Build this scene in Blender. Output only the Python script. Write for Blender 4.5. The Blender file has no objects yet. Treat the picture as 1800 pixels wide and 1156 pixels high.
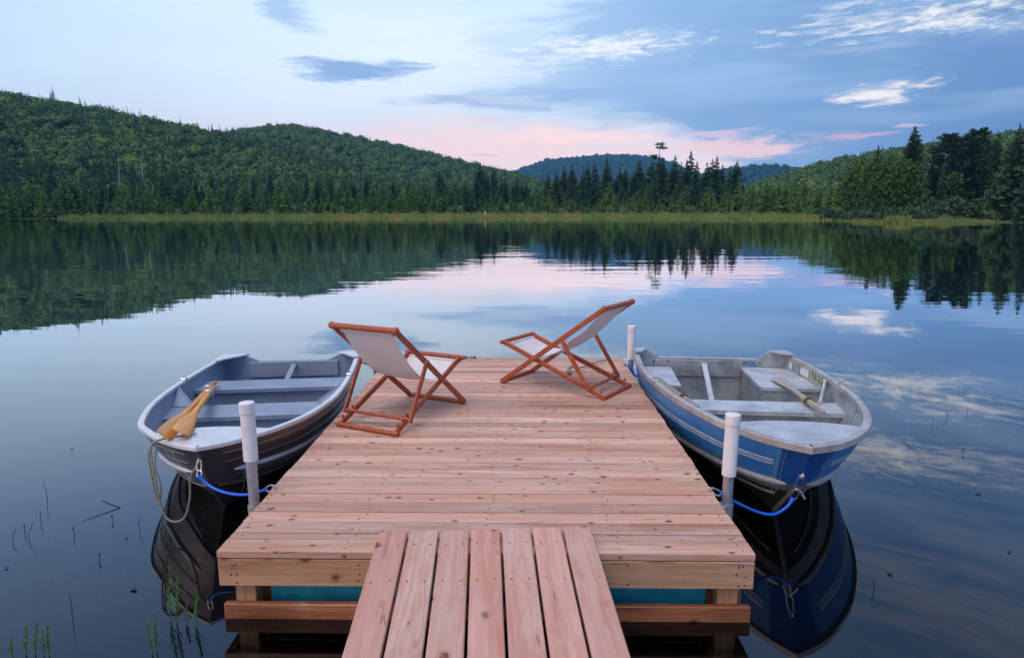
import bpy, bmesh, math, random
import numpy as np
from mathutils import Vector, Matrix

C_ = bpy.context.scene.collection
S = bpy.context.scene
R = math.radians

# ------------------------------------------------------------------ camera
EYE = 1.885
cd = bpy.data.cameras.new('camera')
cd.lens = 24.0; cd.sensor_width = 36.0; cd.clip_start = 0.05; cd.clip_end = 12000
cam = bpy.data.objects.new('camera', cd); C_.objects.link(cam)
cam.location = (0, 0, EYE)
cam.rotation_euler = (R(90) - math.atan(207 / 1200), 0, R(0.705))
S.camera = cam
S.view_settings.view_transform = 'Standard'
S.view_settings.look = 'None'
S.view_settings.gamma = 1
S.view_settings.exposure = 0.0
S.view_settings.use_curve_mapping = False
S.cycles.use_denoising = True
S.cycles.max_bounces = 6
S.cycles.volume_bounces = 0
S.cycles.transparent_max_bounces = 8
S.cycles.use_adaptive_sampling = True
S.cycles.adaptive_threshold = 0.02

# ------------------------------------------------------------------ world (dusk sky)
SUN_EL, SUN_AZ = 66.0, -150.0        # soft after-glow side; azimuth from +Y towards +X
W = bpy.data.worlds.new('World'); S.world = W; W.use_nodes = True
nt = W.node_tree; nt.nodes.clear()

class NB:
    """tiny node helper"""
    def __init__(s, tree): s.t = tree
    def n(s, kind, **kw):
        nd = s.t.nodes.new(kind)
        for k, v in kw.items(): setattr(nd, k, v)
        return nd
    def put(s, sock, v):
        if isinstance(v, bpy.types.NodeSocket): s.t.links.new(v, sock)
        elif v is not None:
            if isinstance(v, (tuple, list)) and len(v) == 3 and sock.type == 'RGBA': v = (*v, 1)
            sock.default_value = v
    def m(s, op, a, b=None, c=None, clamp=False):
        nd = s.n('ShaderNodeMath', operation=op); nd.use_clamp = clamp
        s.put(nd.inputs[0], a)
        if b is not None: s.put(nd.inputs[1], b)
        if c is not None: s.put(nd.inputs[2], c)
        return nd.outputs[0]
    def ss(s, v, lo, hi):          # smoothstep
        nd = s.n('ShaderNodeMapRange', interpolation_type='SMOOTHSTEP')
        s.put(nd.inputs[0], v); s.put(nd.inputs[1], lo); s.put(nd.inputs[2], hi)
        nd.inputs[3].default_value = 0; nd.inputs[4].default_value = 1
        return nd.outputs[0]
    def lin(s, v, a, b, c, d):
        nd = s.n('ShaderNodeMapRange'); s.put(nd.inputs[0], v)
        for i, x in enumerate((a, b, c, d)): nd.inputs[i + 1].default_value = x
        return nd.outputs[0]
    def mix(s, f, a, b, bt='MIX'):
        nd = s.n('ShaderNodeMix', data_type='RGBA', blend_type=bt)
        s.put(nd.inputs[0], f); s.put(nd.inputs[6], a); s.put(nd.inputs[7], b)
        return nd.outputs[2]
    def vec(s, x, y, z):
        nd = s.n('ShaderNodeCombineXYZ')
        for i, v in enumerate((x, y, z)): s.put(nd.inputs[i], v)
        return nd.outputs[0]
    def noise(s, v, scale=1, detail=3, rough=.5, dist=0, out=0):
        nd = s.n('ShaderNodeTexNoise'); s.put(nd.inputs['Vector'], v)
        nd.inputs['Scale'].default_value = scale; nd.inputs['Detail'].default_value = detail
        nd.inputs['Roughness'].default_value = rough; nd.inputs['Distortion'].default_value = dist
        return nd.outputs[out]
    def ramp(s, f, pts, interp='LINEAR'):
        nd = s.n('ShaderNodeValToRGB'); cr = nd.color_ramp; cr.interpolation = interp
        while len(cr.elements) < len(pts): cr.elements.new(0.5)
        for e, (p, c) in zip(cr.elements, pts):
            e.position = p; e.color = (*c, 1) if len(c) == 3 else c
        s.put(nd.inputs[0], f)
        return nd.outputs[0]

b = NB(nt)
tc = b.n('ShaderNodeTexCoord')
sp = b.n('ShaderNodeSeparateXYZ'); nt.links.new(tc.outputs['Generated'], sp.inputs[0])
X, Y, Z = sp.outputs
el = b.m('MULTIPLY', b.m('ARCSINE', Z), 57.2958)
az = b.m('MULTIPLY', b.m('ARCTAN2', X, Y), 57.2958)
w1 = b.m('SUBTRACT', b.noise(b.vec(b.m('MULTIPLY', az, .10), b.m('MULTIPLY', el, .35), 3.1), 1, 4, .55), .5)
w2 = b.m('SUBTRACT', b.noise(b.vec(b.m('MULTIPLY', az, .10), b.m('MULTIPLY', el, .35), 9.7), 1, 4, .55), .5)
azw = b.m('MULTIPLY_ADD', w1, 9.0, az)
elw = b.m('MULTIPLY_ADD', w2, 3.4, el)
# fine horizontal streaks, tilted a little (rising to the right)
elt = b.m('MULTIPLY_ADD', az, -.03, el)
st = b.noise(b.vec(b.m('MULTIPLY', azw, .16), b.m('MULTIPLY', elt, 1.35), 1.0), 1, 6, .62, .4)
st2 = b.noise(b.vec(b.m('MULTIPLY', azw, .06), b.m('MULTIPLY', elt, .40), 5.0), 1, 4, .55, .3)
base = b.ramp(b.m('DIVIDE', el, 90, clamp=True), [
    (0.0, (.95, .70, .72)), (.035, (1.05, .80, .82)), (.062, (.95, .88, .95)), (.09, (.82, .93, 1.02)), (.16, (.74, .90, 1.04)),
    (.24, (.38, .61, 1.04)), (.36, (.25, .42, .84)), (.47, (.24, .38, .74)), (.65, (.42, .50, .72)), (1.0, (.70, .68, .74))])
col = base
# left: slightly deeper blue away from the glow
col = b.mix(b.m('MULTIPLY', b.ss(azw, -16., -46.), .55), col, (.42, .60, .84))
# brighter veil over the middle left
def blob(col, a, e, ra, re, c, k=1.0, edge=.55, nz=1.1, tilt=0.0, src=None):
    dx = b.m('DIVIDE', b.m('SUBTRACT', azw, a), ra)
    ee = b.m('SUBTRACT', elw, e)
    if tilt: ee = b.m('MULTIPLY_ADD', b.m('SUBTRACT', azw, a), -tilt, ee)
    dy = b.m('DIVIDE', ee, re)
    d = b.m('SQRT', b.m('ADD', b.m('MULTIPLY', dx, dx), b.m('MULTIPLY', dy, dy)))
    v = b.m('MULTIPLY_ADD', b.m('SUBTRACT', src or st, .5), nz * 2, b.m('SUBTRACT', 1.0, d))
    f = b.m('MULTIPLY', b.ss(v, 0.0, edge), k)
    return b.mix(f, col, c)
col = blob(col, -8, 11.5, 15, 4.5, (.86, .96, 1.04), .8, 1.0, .5)
st3 = b.noise(b.vec(b.m('MULTIPLY', azw, .30), b.m('MULTIPLY', elt, 1.9), 2.0), 1, 7, .64, .9)
puff = b.noise(b.vec(b.m('MULTIPLY', azw, .85), b.m('MULTIPLY', elt, 2.6), 7.0), 1, 5, .6, .3)
st3 = b.m('MULTIPLY_ADD', st3, .60, b.m('MULTIPLY', puff, .40))
# big blue cloud bank on the right
lowb = b.lin(azw, 10, 23, 6.6, -1.5)
edge = b.m('SUBTRACT', b.m('MULTIPLY_ADD', b.m('SUBTRACT', elw, 8.), -.85, azw), -9.0)
bank = b.m('MULTIPLY', b.ss(b.m('MULTIPLY_ADD', b.m('SUBTRACT', st, .5), 16, edge), 0, 13.),
           b.ss(b.m('MULTIPLY_ADD', b.m('SUBTRACT', st, .5), 4, b.m('SUBTRACT', elw, lowb)), -.4, 2.6))
bank = b.m('MULTIPLY', bank, b.ss(el, 75., 30.))
bankc = b.ramp(b.lin(azw, 0, 40, 0, 1), [(0, (.41, .60, .86)), (.35, (.26, .44, .73)), (.75, (.14, .28, .54)), (1, (.105, .22, .46))])
bankc = b.mix(b.ss(st2, .42, .68), bankc, b.mix(.40, bankc, (.45, .62, .86)))
col = b.mix(b.m('MULTIPLY', bank, .96), col, bankc)
# lower small clouds and streaks
col = blob(col, -13.0, 10.7, 6.5, .95, (.27, .44, .73), .95, .7, .9)
col = blob(col, -17.5, 14.6, 3.4, 1.3, (.36, .53, .79), .8, .8, .9)
col = blob(col, -4.0, 8.3, 9, .75, (.40, .50, .78), .75, .8, 1.0)
col = blob(col, 4, 9.3, 9, .8, (.34, .48, .76), .6, .9, 1.0)
col = blob(col, -2, 5.3, 19, 2.5, (1.16, .83, .76), .88, .9, .7)
col = blob(col, 4.0, 6.2, 11, .75, (1.30, .88, .78), .9, 1.0, 1.2, src=st3)
col = blob(col, 16.0, 4.9, 8.0, .95, (1.10, .74, .72), .9, .7, 1.2, src=st3)
col = blob(col, 15.5, 6.0, 4.0, .35, (.90, .66, .74), .8, .7, 1.0)
col = blob(col, 25.0, 5.45, 5.0, .40, (.72, .47, .63), .9, .7, .9)
col = blob(col, 28.6, 6.0, 1.9, .38, (.80, .55, .68), .9, .6, .6)
col = blob(col, -2, 4.7, 3.0, .18, (.70, .58, .76), .6, .8, .5)
col = blob(col, 6.5, 12.2, 9.5, 1.35, (1.0, 1.0, 1.0), .92, 1.2, 1.8, .10, src=st3)
col = blob(col, -1.0, 8.6, 3.0, .6, (.70, .80, .92), .6, .9, 1.0)
col = blob(col, 26.8, 8.7, 3.8, .85, (1.12, 1.0, .93), .95, 1.2, 2.4, src=st3)
col = blob(col, 29, 13.0, 10.5, 1.6, (1.0, .97, .93), .9, 1.4, 2.6, .04, src=st3)
col = blob(col, 24, 10.9, 7.0, .4, (.42, .52, .74), .5, .9, 1.3)
col = blob(col, 30, 17.5, 13.0, 2.2, (1.05, 1.0, .98), .95, 1.5, 2.0, .03, src=st3)
col = blob(col, 12, 20, 18.0, 3.0, (.34, .48, .74), .5, 1.0, 1.5)
col = blob(col, 34, 27, 18.0, 5.0, (.40, .46, .62), .8, 1.2, 1.6)
# glow towards the after-sunset side (behind the viewer's left), outside the frame
col = b.mix(b.m('MULTIPLY', b.ss(b.m('ABSOLUTE', b.m('SUBTRACT', az, -120)), 80., 10.), b.ss(el, 70., 5.)), col, (1.6, 1.15, 1.0))
sky = b.n('ShaderNodeTexSky', sky_type='NISHITA')
sky.sun_disc = False; sky.sun_elevation = R(SUN_EL); sky.sun_rotation = R(SUN_AZ)
sky.altitude = 300; sky.air_density = 1.0; sky.dust_density = 1.5; sky.ozone_density = 2
bg1 = b.n('ShaderNodeBackground'); b.put(bg1.inputs[0], sky.outputs[0]); bg1.inputs[1].default_value = 0.006
bg2 = b.n('ShaderNodeBackground'); b.put(bg2.inputs[0], col); bg2.inputs[1].default_value = 1.16
ad = b.n('ShaderNodeAddShader'); nt.links.new(bg1.outputs[0], ad.inputs[0]); nt.links.new(bg2.outputs[0], ad.inputs[1])
wo = b.n('ShaderNodeOutputWorld'); nt.links.new(ad.outputs[0], wo.inputs[0])

# ------------------------------------------------------------------ sun (soft dusk glow)
sl = bpy.data.lights.new('sun', 'SUN'); sl.energy = 1.7; sl.angle = R(40); sl.color = (1.0, .80, .70)
so = bpy.data.objects.new('sun', sl); C_.objects.link(so)
sd = Vector((math.sin(R(SUN_AZ)) * math.cos(R(SUN_EL)), math.cos(R(SUN_AZ)) * math.cos(R(SUN_EL)), math.sin(R(SUN_EL))))
so.rotation_euler = (-sd).to_track_quat('-Z', 'Y').to_euler()
so.location = (-20, 20, 30)

# ------------------------------------------------------------------ object helpers
def tag(o, label=None, cat=None, group=None, kind=None):
    if label: o['label'] = label
    if cat: o['category'] = cat
    if group: o['group'] = group
    if kind: o['kind'] = kind
    return o
def empty(name, loc=(0, 0, 0), rz=0.0, label=None, cat=None, group=None):
    o = bpy.data.objects.new(name, None); C_.objects.link(o)
    o.empty_display_size = .2
    o.location = loc; o.rotation_euler = (0, 0, rz)
    return tag(o, label, cat, group)

class MB:
    """mesh builder: verts, faces and a per-vertex random value 'rnd'"""
    def __init__(s): s.v = []; s.f = []; s.r = []; s.cur = 0.5
    def add(s, vs, fs):
        o = len(s.v); s.v += [tuple(p) for p in vs]; s.r += [s.cur] * len(vs)
        s.f += [tuple(i + o for i in f) for f in fs]
    def box(s, c, d, rot=None, ch=0.0):
        hx, hy, hz = d[0] / 2, d[1] / 2, d[2] / 2
        c = Vector(c)
        M = rot if rot is not None else Matrix.Identity(3)
        if ch <= 0:
            P = [Vector((x, y, z)) for x in (-hx, hx) for y in (-hy, hy) for z in (-hz, hz)]
            F = [(0, 1, 3, 2), (4, 6, 7, 5), (0, 4, 5, 1), (2, 3, 7, 6), (0, 2, 6, 4), (1, 5, 7, 3)]
        else:
            bm = bmesh.new(); bmesh.ops.create_cube(bm, size=1)
            for v in bm.verts: v.co = Vector((v.co.x * 2 * hx, v.co.y * 2 * hy, v.co.z * 2 * hz))
            bmesh.ops.bevel(bm, geom=bm.edges[:], offset=ch, segments=1, affect='EDGES')
            bm.verts.index_update(); P = [v.co.copy() for v in bm.verts]; F = [tuple(v.index for v in f.verts) for f in bm.faces]; bm.free()
        s.add([M @ p + c for p in P], F)
    def tube(s, pts, rad, n=10, caps=True, flat=1.0, up=(0, 0, 1)):
        pts = [Vector(p) for p in pts]; k = len(pts)
        if not hasattr(rad, '__len__'): rad = [rad] * k
        vs = []; fs = []; prev = None
        for i, p in enumerate(pts):
            t = (pts[min(i + 1, k - 1)] - pts[max(i - 1, 0)])
            if t.length < 1e-9: t = Vector((0, 0, 1))
            t.normalize()
            if prev is None:
                u = Vector(up); u = u - t * u.dot(t)
                if u.length < 1e-3: u = Vector((1, 0, 0)); u = u - t * u.dot(t)
            else: u = prev - t * prev.dot(t)
            u.normalize(); prev = u; w = t.cross(u)
            for j in range(n):
                a = 2 * math.pi * j / n
                vs.append(p + u * math.cos(a) * rad[i] * flat + w * math.sin(a) * rad[i])
        for i in range(k - 1):
            for j in range(n):
                a0 = i * n + j; a1 = i * n + (j + 1) % n
                fs.append((a0, a1, a1 + n, a0 + n))
        if caps: fs.append(tuple(range(n))[::-1]); fs.append(tuple((k - 1) * n + j for j in range(n)))
        s.add(vs, fs)
    def rod(s, a, b_, r, n=12, ro=.004):
        """dowel with softly rounded ends"""
        a = Vector(a); b_ = Vector(b_); t = (b_ - a).normalized()
        s.tube([a, a + t * ro * .35, a + t * ro, b_ - t * ro, b_ - t * ro * .35, b_], [r * .6, r * .88, r, r, r * .88, r * .6], n)
    def bar(s, a, b_, w, h, side, ch=.003):
        """flat rail from a to b, w measured along 'side', h across"""
        a = Vector(a); b_ = Vector(b_); t = b_ - a; L = t.length; t.normalize()
        sd_ = Vector(side).normalized(); sd_ = (sd_ - t * sd_.dot(t)).normalized(); up = t.cross(sd_)
        M = Matrix((t, sd_, up)).transposed()
        s.box((a + b_) / 2, (L, w, h), M, ch)
    def ball(s, c, r, n=8, m=5, sc=(1, 1, 1)):
        c = Vector(c); vs = []; fs = []
        for i in range(m + 1):
            ph = math.pi * i / m
            for j in range(n):
                a = 2 * math.pi * j / n
                vs.append(c + Vector((math.sin(ph) * math.cos(a) * r * sc[0], math.sin(ph) * math.sin(a) * r * sc[1], math.cos(ph) * r * sc[2])))
        for i in range(m):
            for j in range(n):
                fs.append((i * n + j, i * n + (j + 1) % n, (i + 1) * n + (j + 1) % n, (i + 1) * n + j))
        s.add(vs, fs)
    def grid(s, G, close=False):
        """G[i][j] grid of points"""
        n = len(G); m = len(G[0])
        s.add([p for row in G for p in row], [(i * m + j, i * m + j + 1, (i + 1) * m + j + 1, (i + 1) * m + j) for i in range(n - 1) for j in range(m - 1)])
    def torus(s, c, R_, r, ax=(0, 0, 1), n=16, m=8, arc=(0, 360), sx=1.0, up=None):
        c = Vector(c); ax = Vector(ax).normalized()
        u = Vector(up) if up else (Vector((1, 0, 0)) if abs(ax.x) < .9 else Vector((0, 1, 0)))
        u = (u - ax * u.dot(ax)).normalized(); w = ax.cross(u)
        k = n + 1
        pts = [c + u * math.cos(R(arc[0] + (arc[1] - arc[0]) * i / n)) * R_ + w * math.sin(R(arc[0] + (arc[1] - arc[0]) * i / n)) * R_ * sx for i in range(k)]
        s.tube(pts, r, m, caps=(arc[1] - arc[0]) < 360)
    def build(s, name, mat, parent=None, smooth=True, angle=35, up_=False):
        me = bpy.data.meshes.new(name)
        me.from_pydata(s.v, [], s.f); me.update()
        a = me.attributes.new('rnd', 'FLOAT', 'POINT'); a.data.foreach_set('value', s.r)
        bm = bmesh.new(); bm.from_mesh(me); bmesh.ops.recalc_face_normals(bm, faces=bm.faces[:])
        if up_:
            bm.normal_update()
            if sum(f.normal.z for f in bm.faces) < 0: bmesh.ops.reverse_faces(bm, faces=bm.faces[:])
        bm.to_mesh(me); bm.free()
        if smooth:
            me.polygons.foreach_set('use_smooth', [True] * len(me.polygons))
            try: me.set_sharp_from_angle(angle=R(angle))
            except Exception: pass
        me.materials.append(mat)
        o = bpy.data.objects.new(name, me); C_.objects.link(o); o.parent = parent
        return o

def spline(P, n=8):
    P = [Vector(p) for p in P]; out = []
    for i in range(len(P) - 1):
        p0 = P[max(i - 1, 0)]; p1 = P[i]; p2 = P[i + 1]; p3 = P[min(i + 2, len(P) - 1)]
        for k in range(n):
            t = k / n
            out.append(.5 * ((2 * p1) + (p2 - p0) * t + (2 * p0 - 5 * p1 + 4 * p2 - p3) * t * t + (3 * p1 - p0 - 3 * p2 + p3) * t ** 3))
    out.append(P[-1]); return out
def interp(x, tab):
    return float(np.interp(x, [t[0] for t in tab], [t[1] for t in tab]))

# ------------------------------------------------------------------ materials
def mat(name):
    m = bpy.data.materials.new(name); m.use_nodes = True
    m.node_tree.nodes.clear(); q = NB(m.node_tree)
    p = q.n('ShaderNodeBsdfPrincipled'); o = q.n('ShaderNodeOutputMaterial')
    m.node_tree.links.new(p.outputs[0], o.inputs[0])
    q.p = p; q.o = o
    return m, q
def bump(q, h, s=.3, d=.01):
    n = q.n('ShaderNodeBump'); n.inputs['Strength'].default_value = s; n.inputs['Distance'].default_value = d
    q.put(n.inputs['Height'], h); q.t.links.new(n.outputs[0], q.p.inputs['Normal']); return n
def objc(q): return q.n('ShaderNodeTexCoord').outputs['Object']
def rnd(q):
    a = q.n('ShaderNodeAttribute'); a.attribute_name = 'rnd'; return a.outputs['Fac']

def plain(name, c, rough=.5, metal=0.0, var=.12, scale=8, spec=.5, bmp=0.0, coat=0):
    m, q = mat(name)
    nz = q.noise(objc(q), scale, 4, .6)
    k = q.lin(nz, .3, .7, 1 - var, 1 + var)
    cc = q.n('ShaderNodeVectorMath', operation='SCALE'); cc.inputs[0].default_value = c; q.put(cc.inputs['Scale'], k)
    q.put(q.p.inputs['Base Color'], cc.outputs[0])
    q.put(q.p.inputs['Roughness'], q.lin(nz, .3, .7, max(rough - .08, .02), rough + .08))
    q.p.inputs['Metallic'].default_value = metal
    q.p.inputs['Specular IOR Level'].default_value = spec
    q.p.inputs['Coat Weight'].default_value = coat
    if bmp: bump(q, q.noise(objc(q), scale * 5, 4), bmp, .002)
    return m

def wood(name, axis, cA, cB, dark, knotc, rough=.6, knots=True, vary=.2, wet=False, redness=None, kscale=5.0, kth=.16):
    """sawn boards running along 'axis' (0 x, 1 y, 2 z), shifted per board by 'rnd'"""
    m, q = mat(name)
    sep = q.n('ShaderNodeSeparateXYZ'); q.t.links.new(objc(q), sep.inputs[0])
    r = rnd(q); off = q.m('MULTIPLY', r, 61.7)
    ax = [sep.outputs[i] for i in range(3)]
    al = q.m('ADD', ax[axis], off); cr = [ax[i] for i in range(3) if i != axis]
    v = q.vec(q.m('MULTIPLY', al, .9), q.m('MULTIPLY_ADD', cr[0], 7.0, off), q.m('MULTIPLY', cr[1], 7.0))
    # knots
    kv = q.vec(q.m('MULTIPLY', al, 1.0), q.m('MULTIPLY_ADD', cr[0], 1.55, off), q.m('MULTIPLY', cr[1], 1.55))
    vo = q.n('ShaderNodeTexVoronoi'); q.put(vo.inputs['Vector'], kv); vo.inputs['Scale'].default_value = kscale
    vo.inputs['Randomness'].default_value = 1
    vsep = q.n('ShaderNodeSeparateColor'); q.t.links.new(vo.outputs['Color'], vsep.inputs[0])
    on = q.m('GREATER_THAN', vsep.outputs[0], .50)
    rad = q.m('MULTIPLY_ADD', vsep.outputs[1], kth * .7, kth * .25)
    jit = q.m('MULTIPLY', q.m('SUBTRACT', q.noise(q.vec(al, cr[0], cr[1]), 45, 3, .6), .5), .10)
    dk = q.m('SUBTRACT', q.m('ADD', vo.outputs['Distance'], jit), rad)
    knot = q.m('MULTIPLY', q.ss(dk, .03, -.03), on)
    halo = q.m('MULTIPLY', q.ss(dk, .16, .0), on)
    # grain bent round the knots
    wob = q.noise(v, 1.3, 3, .55)
    gv = q.vec(q.m('MULTIPLY', al, .7), q.m('ADD', q.m('MULTIPLY_ADD', cr[0], 30.0, off), q.m('MULTIPLY_ADD', wob, 4.0, q.m('MULTIPLY', halo, 1.2))), q.m('MULTIPLY', cr[1], 26.0))
    grain = q.noise(gv, 1.7, 5, .62, .3)
    blot = q.noise(v, .9, 4, .6)
    c = q.mix(q.ss(grain, .34, .68), cA, cB)
    c = q.mix(q.m('MULTIPLY', q.ss(blot, .46, .72), .80), c, dark)
    kk = q.lin(r, 0, 1, 1 - vary, 1 + vary)
    sc = q.n('ShaderNodeVectorMath', operation='SCALE'); q.put(sc.inputs[0], c); q.put(sc.inputs['Scale'], kk); c = sc.outputs[0]
    if redness:
        r2 = q.m('FRACT', q.m('MULTIPLY', r, 7.31))
        c = q.mix(q.m('MULTIPLY', r2, .5), c, redness)
    if knots:
        c = q.mix(q.m('MULTIPLY', halo, .45), c, dark)
        c = q.mix(q.m('MULTIPLY', knot, .85), c, knotc)
    rb = q.noise(q.vec(q.m('MULTIPLY_ADD', al, 3.2, 5.0), q.m('MULTIPLY_ADD', cr[0], 8.0, off), q.m('MULTIPLY', cr[1], 8.0)), 1.0, 5, .68, .8)
    if redness:
        c = q.mix(q.m('MULTIPLY', q.ss(rb, .52, .66), .55), c, tuple(x * .92 for x in redness))
        c = q.mix(q.m('MULTIPLY', q.ss(rb, .46, .34), .22), c, (.60, .47, .42))
    # drying checks: thin dark splits along the board
    ck = q.noise(q.vec(q.m('MULTIPLY', al, .55), q.m('MULTIPLY_ADD', cr[0], 16.0, off), q.m('MULTIPLY', cr[1], 9.0)), 1.0, 2, .4)
    ckm = q.m('MULTIPLY', q.ss(q.m('ABSOLUTE', q.m('SUBTRACT', ck, .5)), .010, .003), q.ss(q.noise(v, 2.3, 2), .52, .62))
    c = q.mix(q.m('MULTIPLY', ckm, .55), c, knotc)
    # weathered greyish patches and dark resin flecks
    wz = q.noise(q.vec(q.m('MULTIPLY', al, 2.2), q.m('MULTIPLY_ADD', cr[0], 5.0, off), q.m('MULTIPLY', cr[1], 5.0)), 1.0, 4, .65)
    c = q.mix(q.m('MULTIPLY', q.ss(wz, .56, .70), .30), c, (.50, .43, .40))
    fl = q.noise(q.vec(q.m('MULTIPLY', al, 9.0), q.m('MULTIPLY_ADD', cr[0], 60.0, off), q.m('MULTIPLY', cr[1], 60.0)), 1.0, 3, .6)
    c = q.mix(q.m('MULTIPLY', q.ss(fl, .68, .76), .55), c, dark)
    fine = q.noise(gv, 9, 3, .6)
    c = q.mix(q.m('MULTIPLY', q.ss(fine, .55, .8), .25), c, dark)
    q.put(q.p.inputs['Base Color'], c)
    q.put(q.p.inputs['Roughness'], q.lin(grain, .2, .8, rough - .1, rough + .12))
    q.p.inputs['Specular IOR Level'].default_value = .35
    bump(q, q.m('MULTIPLY_ADD', knot, -.6, grain), .35, .0025)
    return m

M_ = {}
M_['deck'] = wood('deck_wood', 0, (.62, .43, .34), (.47, .305, .225), (.34, .135, .075), (.09, .028, .016), .62, vary=.32, redness=(.58, .31, .21), kscale=12.0, kth=.25)
M_['ramp'] = wood('walkway_wood', 1, (.60, .42, .35), (.49, .305, .24), (.36, .13, .075), (.10, .034, .02), .6, vary=.15, redness=(.56, .26, .19), kscale=6.0, kth=.19)
M_['fascia'] = wood('fascia_wood', 0, (.54, .33, .20), (.42, .235, .13), (.27, .095, .04), (.08, .03, .015), .6, vary=.06, kscale=6.0, kth=.20)
M_['beam'] = wood('wet_beam_wood', 0, (.46, .185, .085), (.29, .10, .045), (.07, .02, .01), (.03, .01, .006), .35, vary=.1)
M_['post'] = wood('post_wood', 2, (.50, .28, .15), (.40, .20, .10), (.22, .08, .03), (.06, .02, .01), .6, vary=.1, knots=False)
M_['chair'] = plain('chair_wood', (.37, .088, .036), .42, 0, .38, 40, .45)
M_['oar'] = wood('varnished_oar_wood', 1, (.86, .40, .06), (.74, .29, .035), (.50, .20, .05), (.3, .1, .03), .3, knots=False, vary=.1)
M_['oldoar'] = wood('weathered_oar_wood', 1, (.42, .39, .36), (.30, .27, .25), (.17, .14, .12), (.08, .07, .06), .8, knots=False, vary=.1)
M_['drift'] = plain('driftwood_grey', (.30, .26, .22), .85, 0, .35, 30, .2, .5)
M_['teal'] = plain('teal_paint', (.04, .44, .58), .6, 0, .22, 12, .3, .3)
M_['pvc'] = plain('white_plastic', (.74, .76, .80), .38, 0, .10, 9, .5)
M_['galv'] = plain('galvanised_steel', (.42, .46, .51), .45, .75, .15, 30, .5)
M_['nail'] = plain('nail_dark', (.05, .035, .03), .5, .5, .2, 30)
M_['steel'] = plain('bright_steel', (.62, .64, .66), .3, .95, .1, 40)
M_['rust'] = plain('rusty_iron', (.20, .07, .035), .8, .2, .4, 60)
M_['blue'] = plain('blue_rubber', (.005, .13, .72), .38, 0, .06, 20, .5)
M_['darkline'] = plain('dark_cord', (.02, .04, .09), .6, 0, .2, 20)
M_['rope'] = plain('old_rope', (.26, .24, .20), .9, 0, .35, 120, .2, .8)

def canvas():
    m, q = mat('white_canvas')
    v = objc(q)
    wv = q.noise(v, 260, 2, .5)
    c = q.mix(q.ss(q.noise(v, 5, 3), .35, .75), (.80, .79, .80), (.72, .71, .73))
    q.put(q.p.inputs['Base Color'], c); q.p.inputs['Roughness'].default_value = .9
    q.p.inputs['Specular IOR Level'].default_value = .1
    bump(q, wv, .3, .001)
    tr = q.n('ShaderNodeBsdfTranslucent'); tr.inputs[0].default_value = (.78, .72, .72, 1)
    mx = q.n('ShaderNodeMixShader'); mx.inputs[0].default_value = .22
    q.t.links.new(q.p.outputs[0], mx.inputs[1]); q.t.links.new(tr.outputs[0], mx.inputs[2]); q.t.links.new(mx.outputs[0], q.o.inputs[0])
    return m
M_['canvas'] = canvas()

def painted(name, c1, c2, rough, metal, scratchc, amount, scale=3, spec=.5, stain=None):
    """paint or bare metal with worn patches and fine scratches"""
    m, q = mat(name); v = objc(q)
    n1 = q.noise(v, scale, 5, .62); n2 = q.noise(v, scale * 6, 4, .65)
    sv = q.n('ShaderNodeMapping'); q.put(sv.inputs[0], v); sv.inputs['Scale'].default_value = (14, 1.2, 22)
    n3 = q.noise(sv.outputs[0], 2.4, 4, .7)
    c = q.mix(q.ss(n1, .35, .68), c1, c2)
    w = q.m('MULTIPLY', q.ss(q.m('MULTIPLY_ADD', n3, .55, q.m('MULTIPLY', n2, .45)), 1 - amount, 1 - amount + .1), .8)
    c = q.mix(w, c, scratchc)
    if stain: c = q.mix(q.m('MULTIPLY', q.ss(q.m('MULTIPLY_ADD', n1, .5, q.m('MULTIPLY', n3, .5)), .54, .66), .55), c, stain)
    q.put(q.p.inputs['Base Color'], c)
    q.p.inputs['Metallic'].default_value = metal
    q.put(q.p.inputs['Roughness'], q.lin(n2, .25, .75, rough - .08, rough + .12))
    q.p.inputs['Specular IOR Level'].default_value = spec
    bump(q, n1, .12, .01)
    return m
M_['hull_alu'] = painted('bare_hull_metal', (.40, .38, .38), (.28, .26, .27), .30, .85, (.5, .5, .5), .36, 2.2)
M_['rail_alu'] = painted('gunwale_metal', (.76, .79, .83), (.64, .67, .72), .34, .35, (.34, .31, .29), .37, 6)
M_['grey_in'] = painted('blue_grey_paint', (.25, .32, .42), (.20, .265, .36), .45, 0, (.20, .26, .35), .34, 2.5)
M_['old_in'] = painted('weathered_inner_metal', (.42, .475, .50), (.21, .25, .27), .5, .40, (.62, .66, .68), .44, 4, stain=(.16, .17, .17))
M_['old_seat'] = painted('pale_seat_metal', (.56, .61, .65), (.38, .43, .48), .45, .30, (.28, .32, .36), .40, 5)
M_['blue_paint'] = painted('faded_blue_paint', (.025, .20, .60), (.08, .29, .62), .38, 0, (.30, .40, .52), .43, 2.2)
M_['blue_plate'] = painted('dark_blue_paint', (.010, .09, .36), (.015, .11, .40), .42, 0, (.10, .14, .2), .36, 4)
M_['old_rail'] = painted('worn_rail_metal', (.56, .56, .55), (.40, .38, .36), .5, .5, (.30, .22, .17), .44, 7)
M_['chine_grey'] = painted('old_hull_metal', (.50, .51, .50), (.30, .30, .29), .45, .5, (.12, .11, .09), .42, 4)
M_['bottom'] = painted('shaded_hull_bottom', (.050, .052, .045), (.028, .030, .026), .55, .1, (.12, .12, .10), .40, 5)  # near-black colour stands in for shade on the downward-facing hull
M_['stripe'] = plain('white_stripe', (.80, .83, .86), .5, 0, .15, 10)
M_['sticker'] = plain('white_decal', (.66, .72, .76), .5, 0, .12, 20)
M_['lime'] = plain('lime_decal', (.40, .50, .24), .5, 0, .3, 25)
M_['bluestick'] = plain('blue_decal', (.03, .18, .42), .5, 0, .25, 25)

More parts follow.
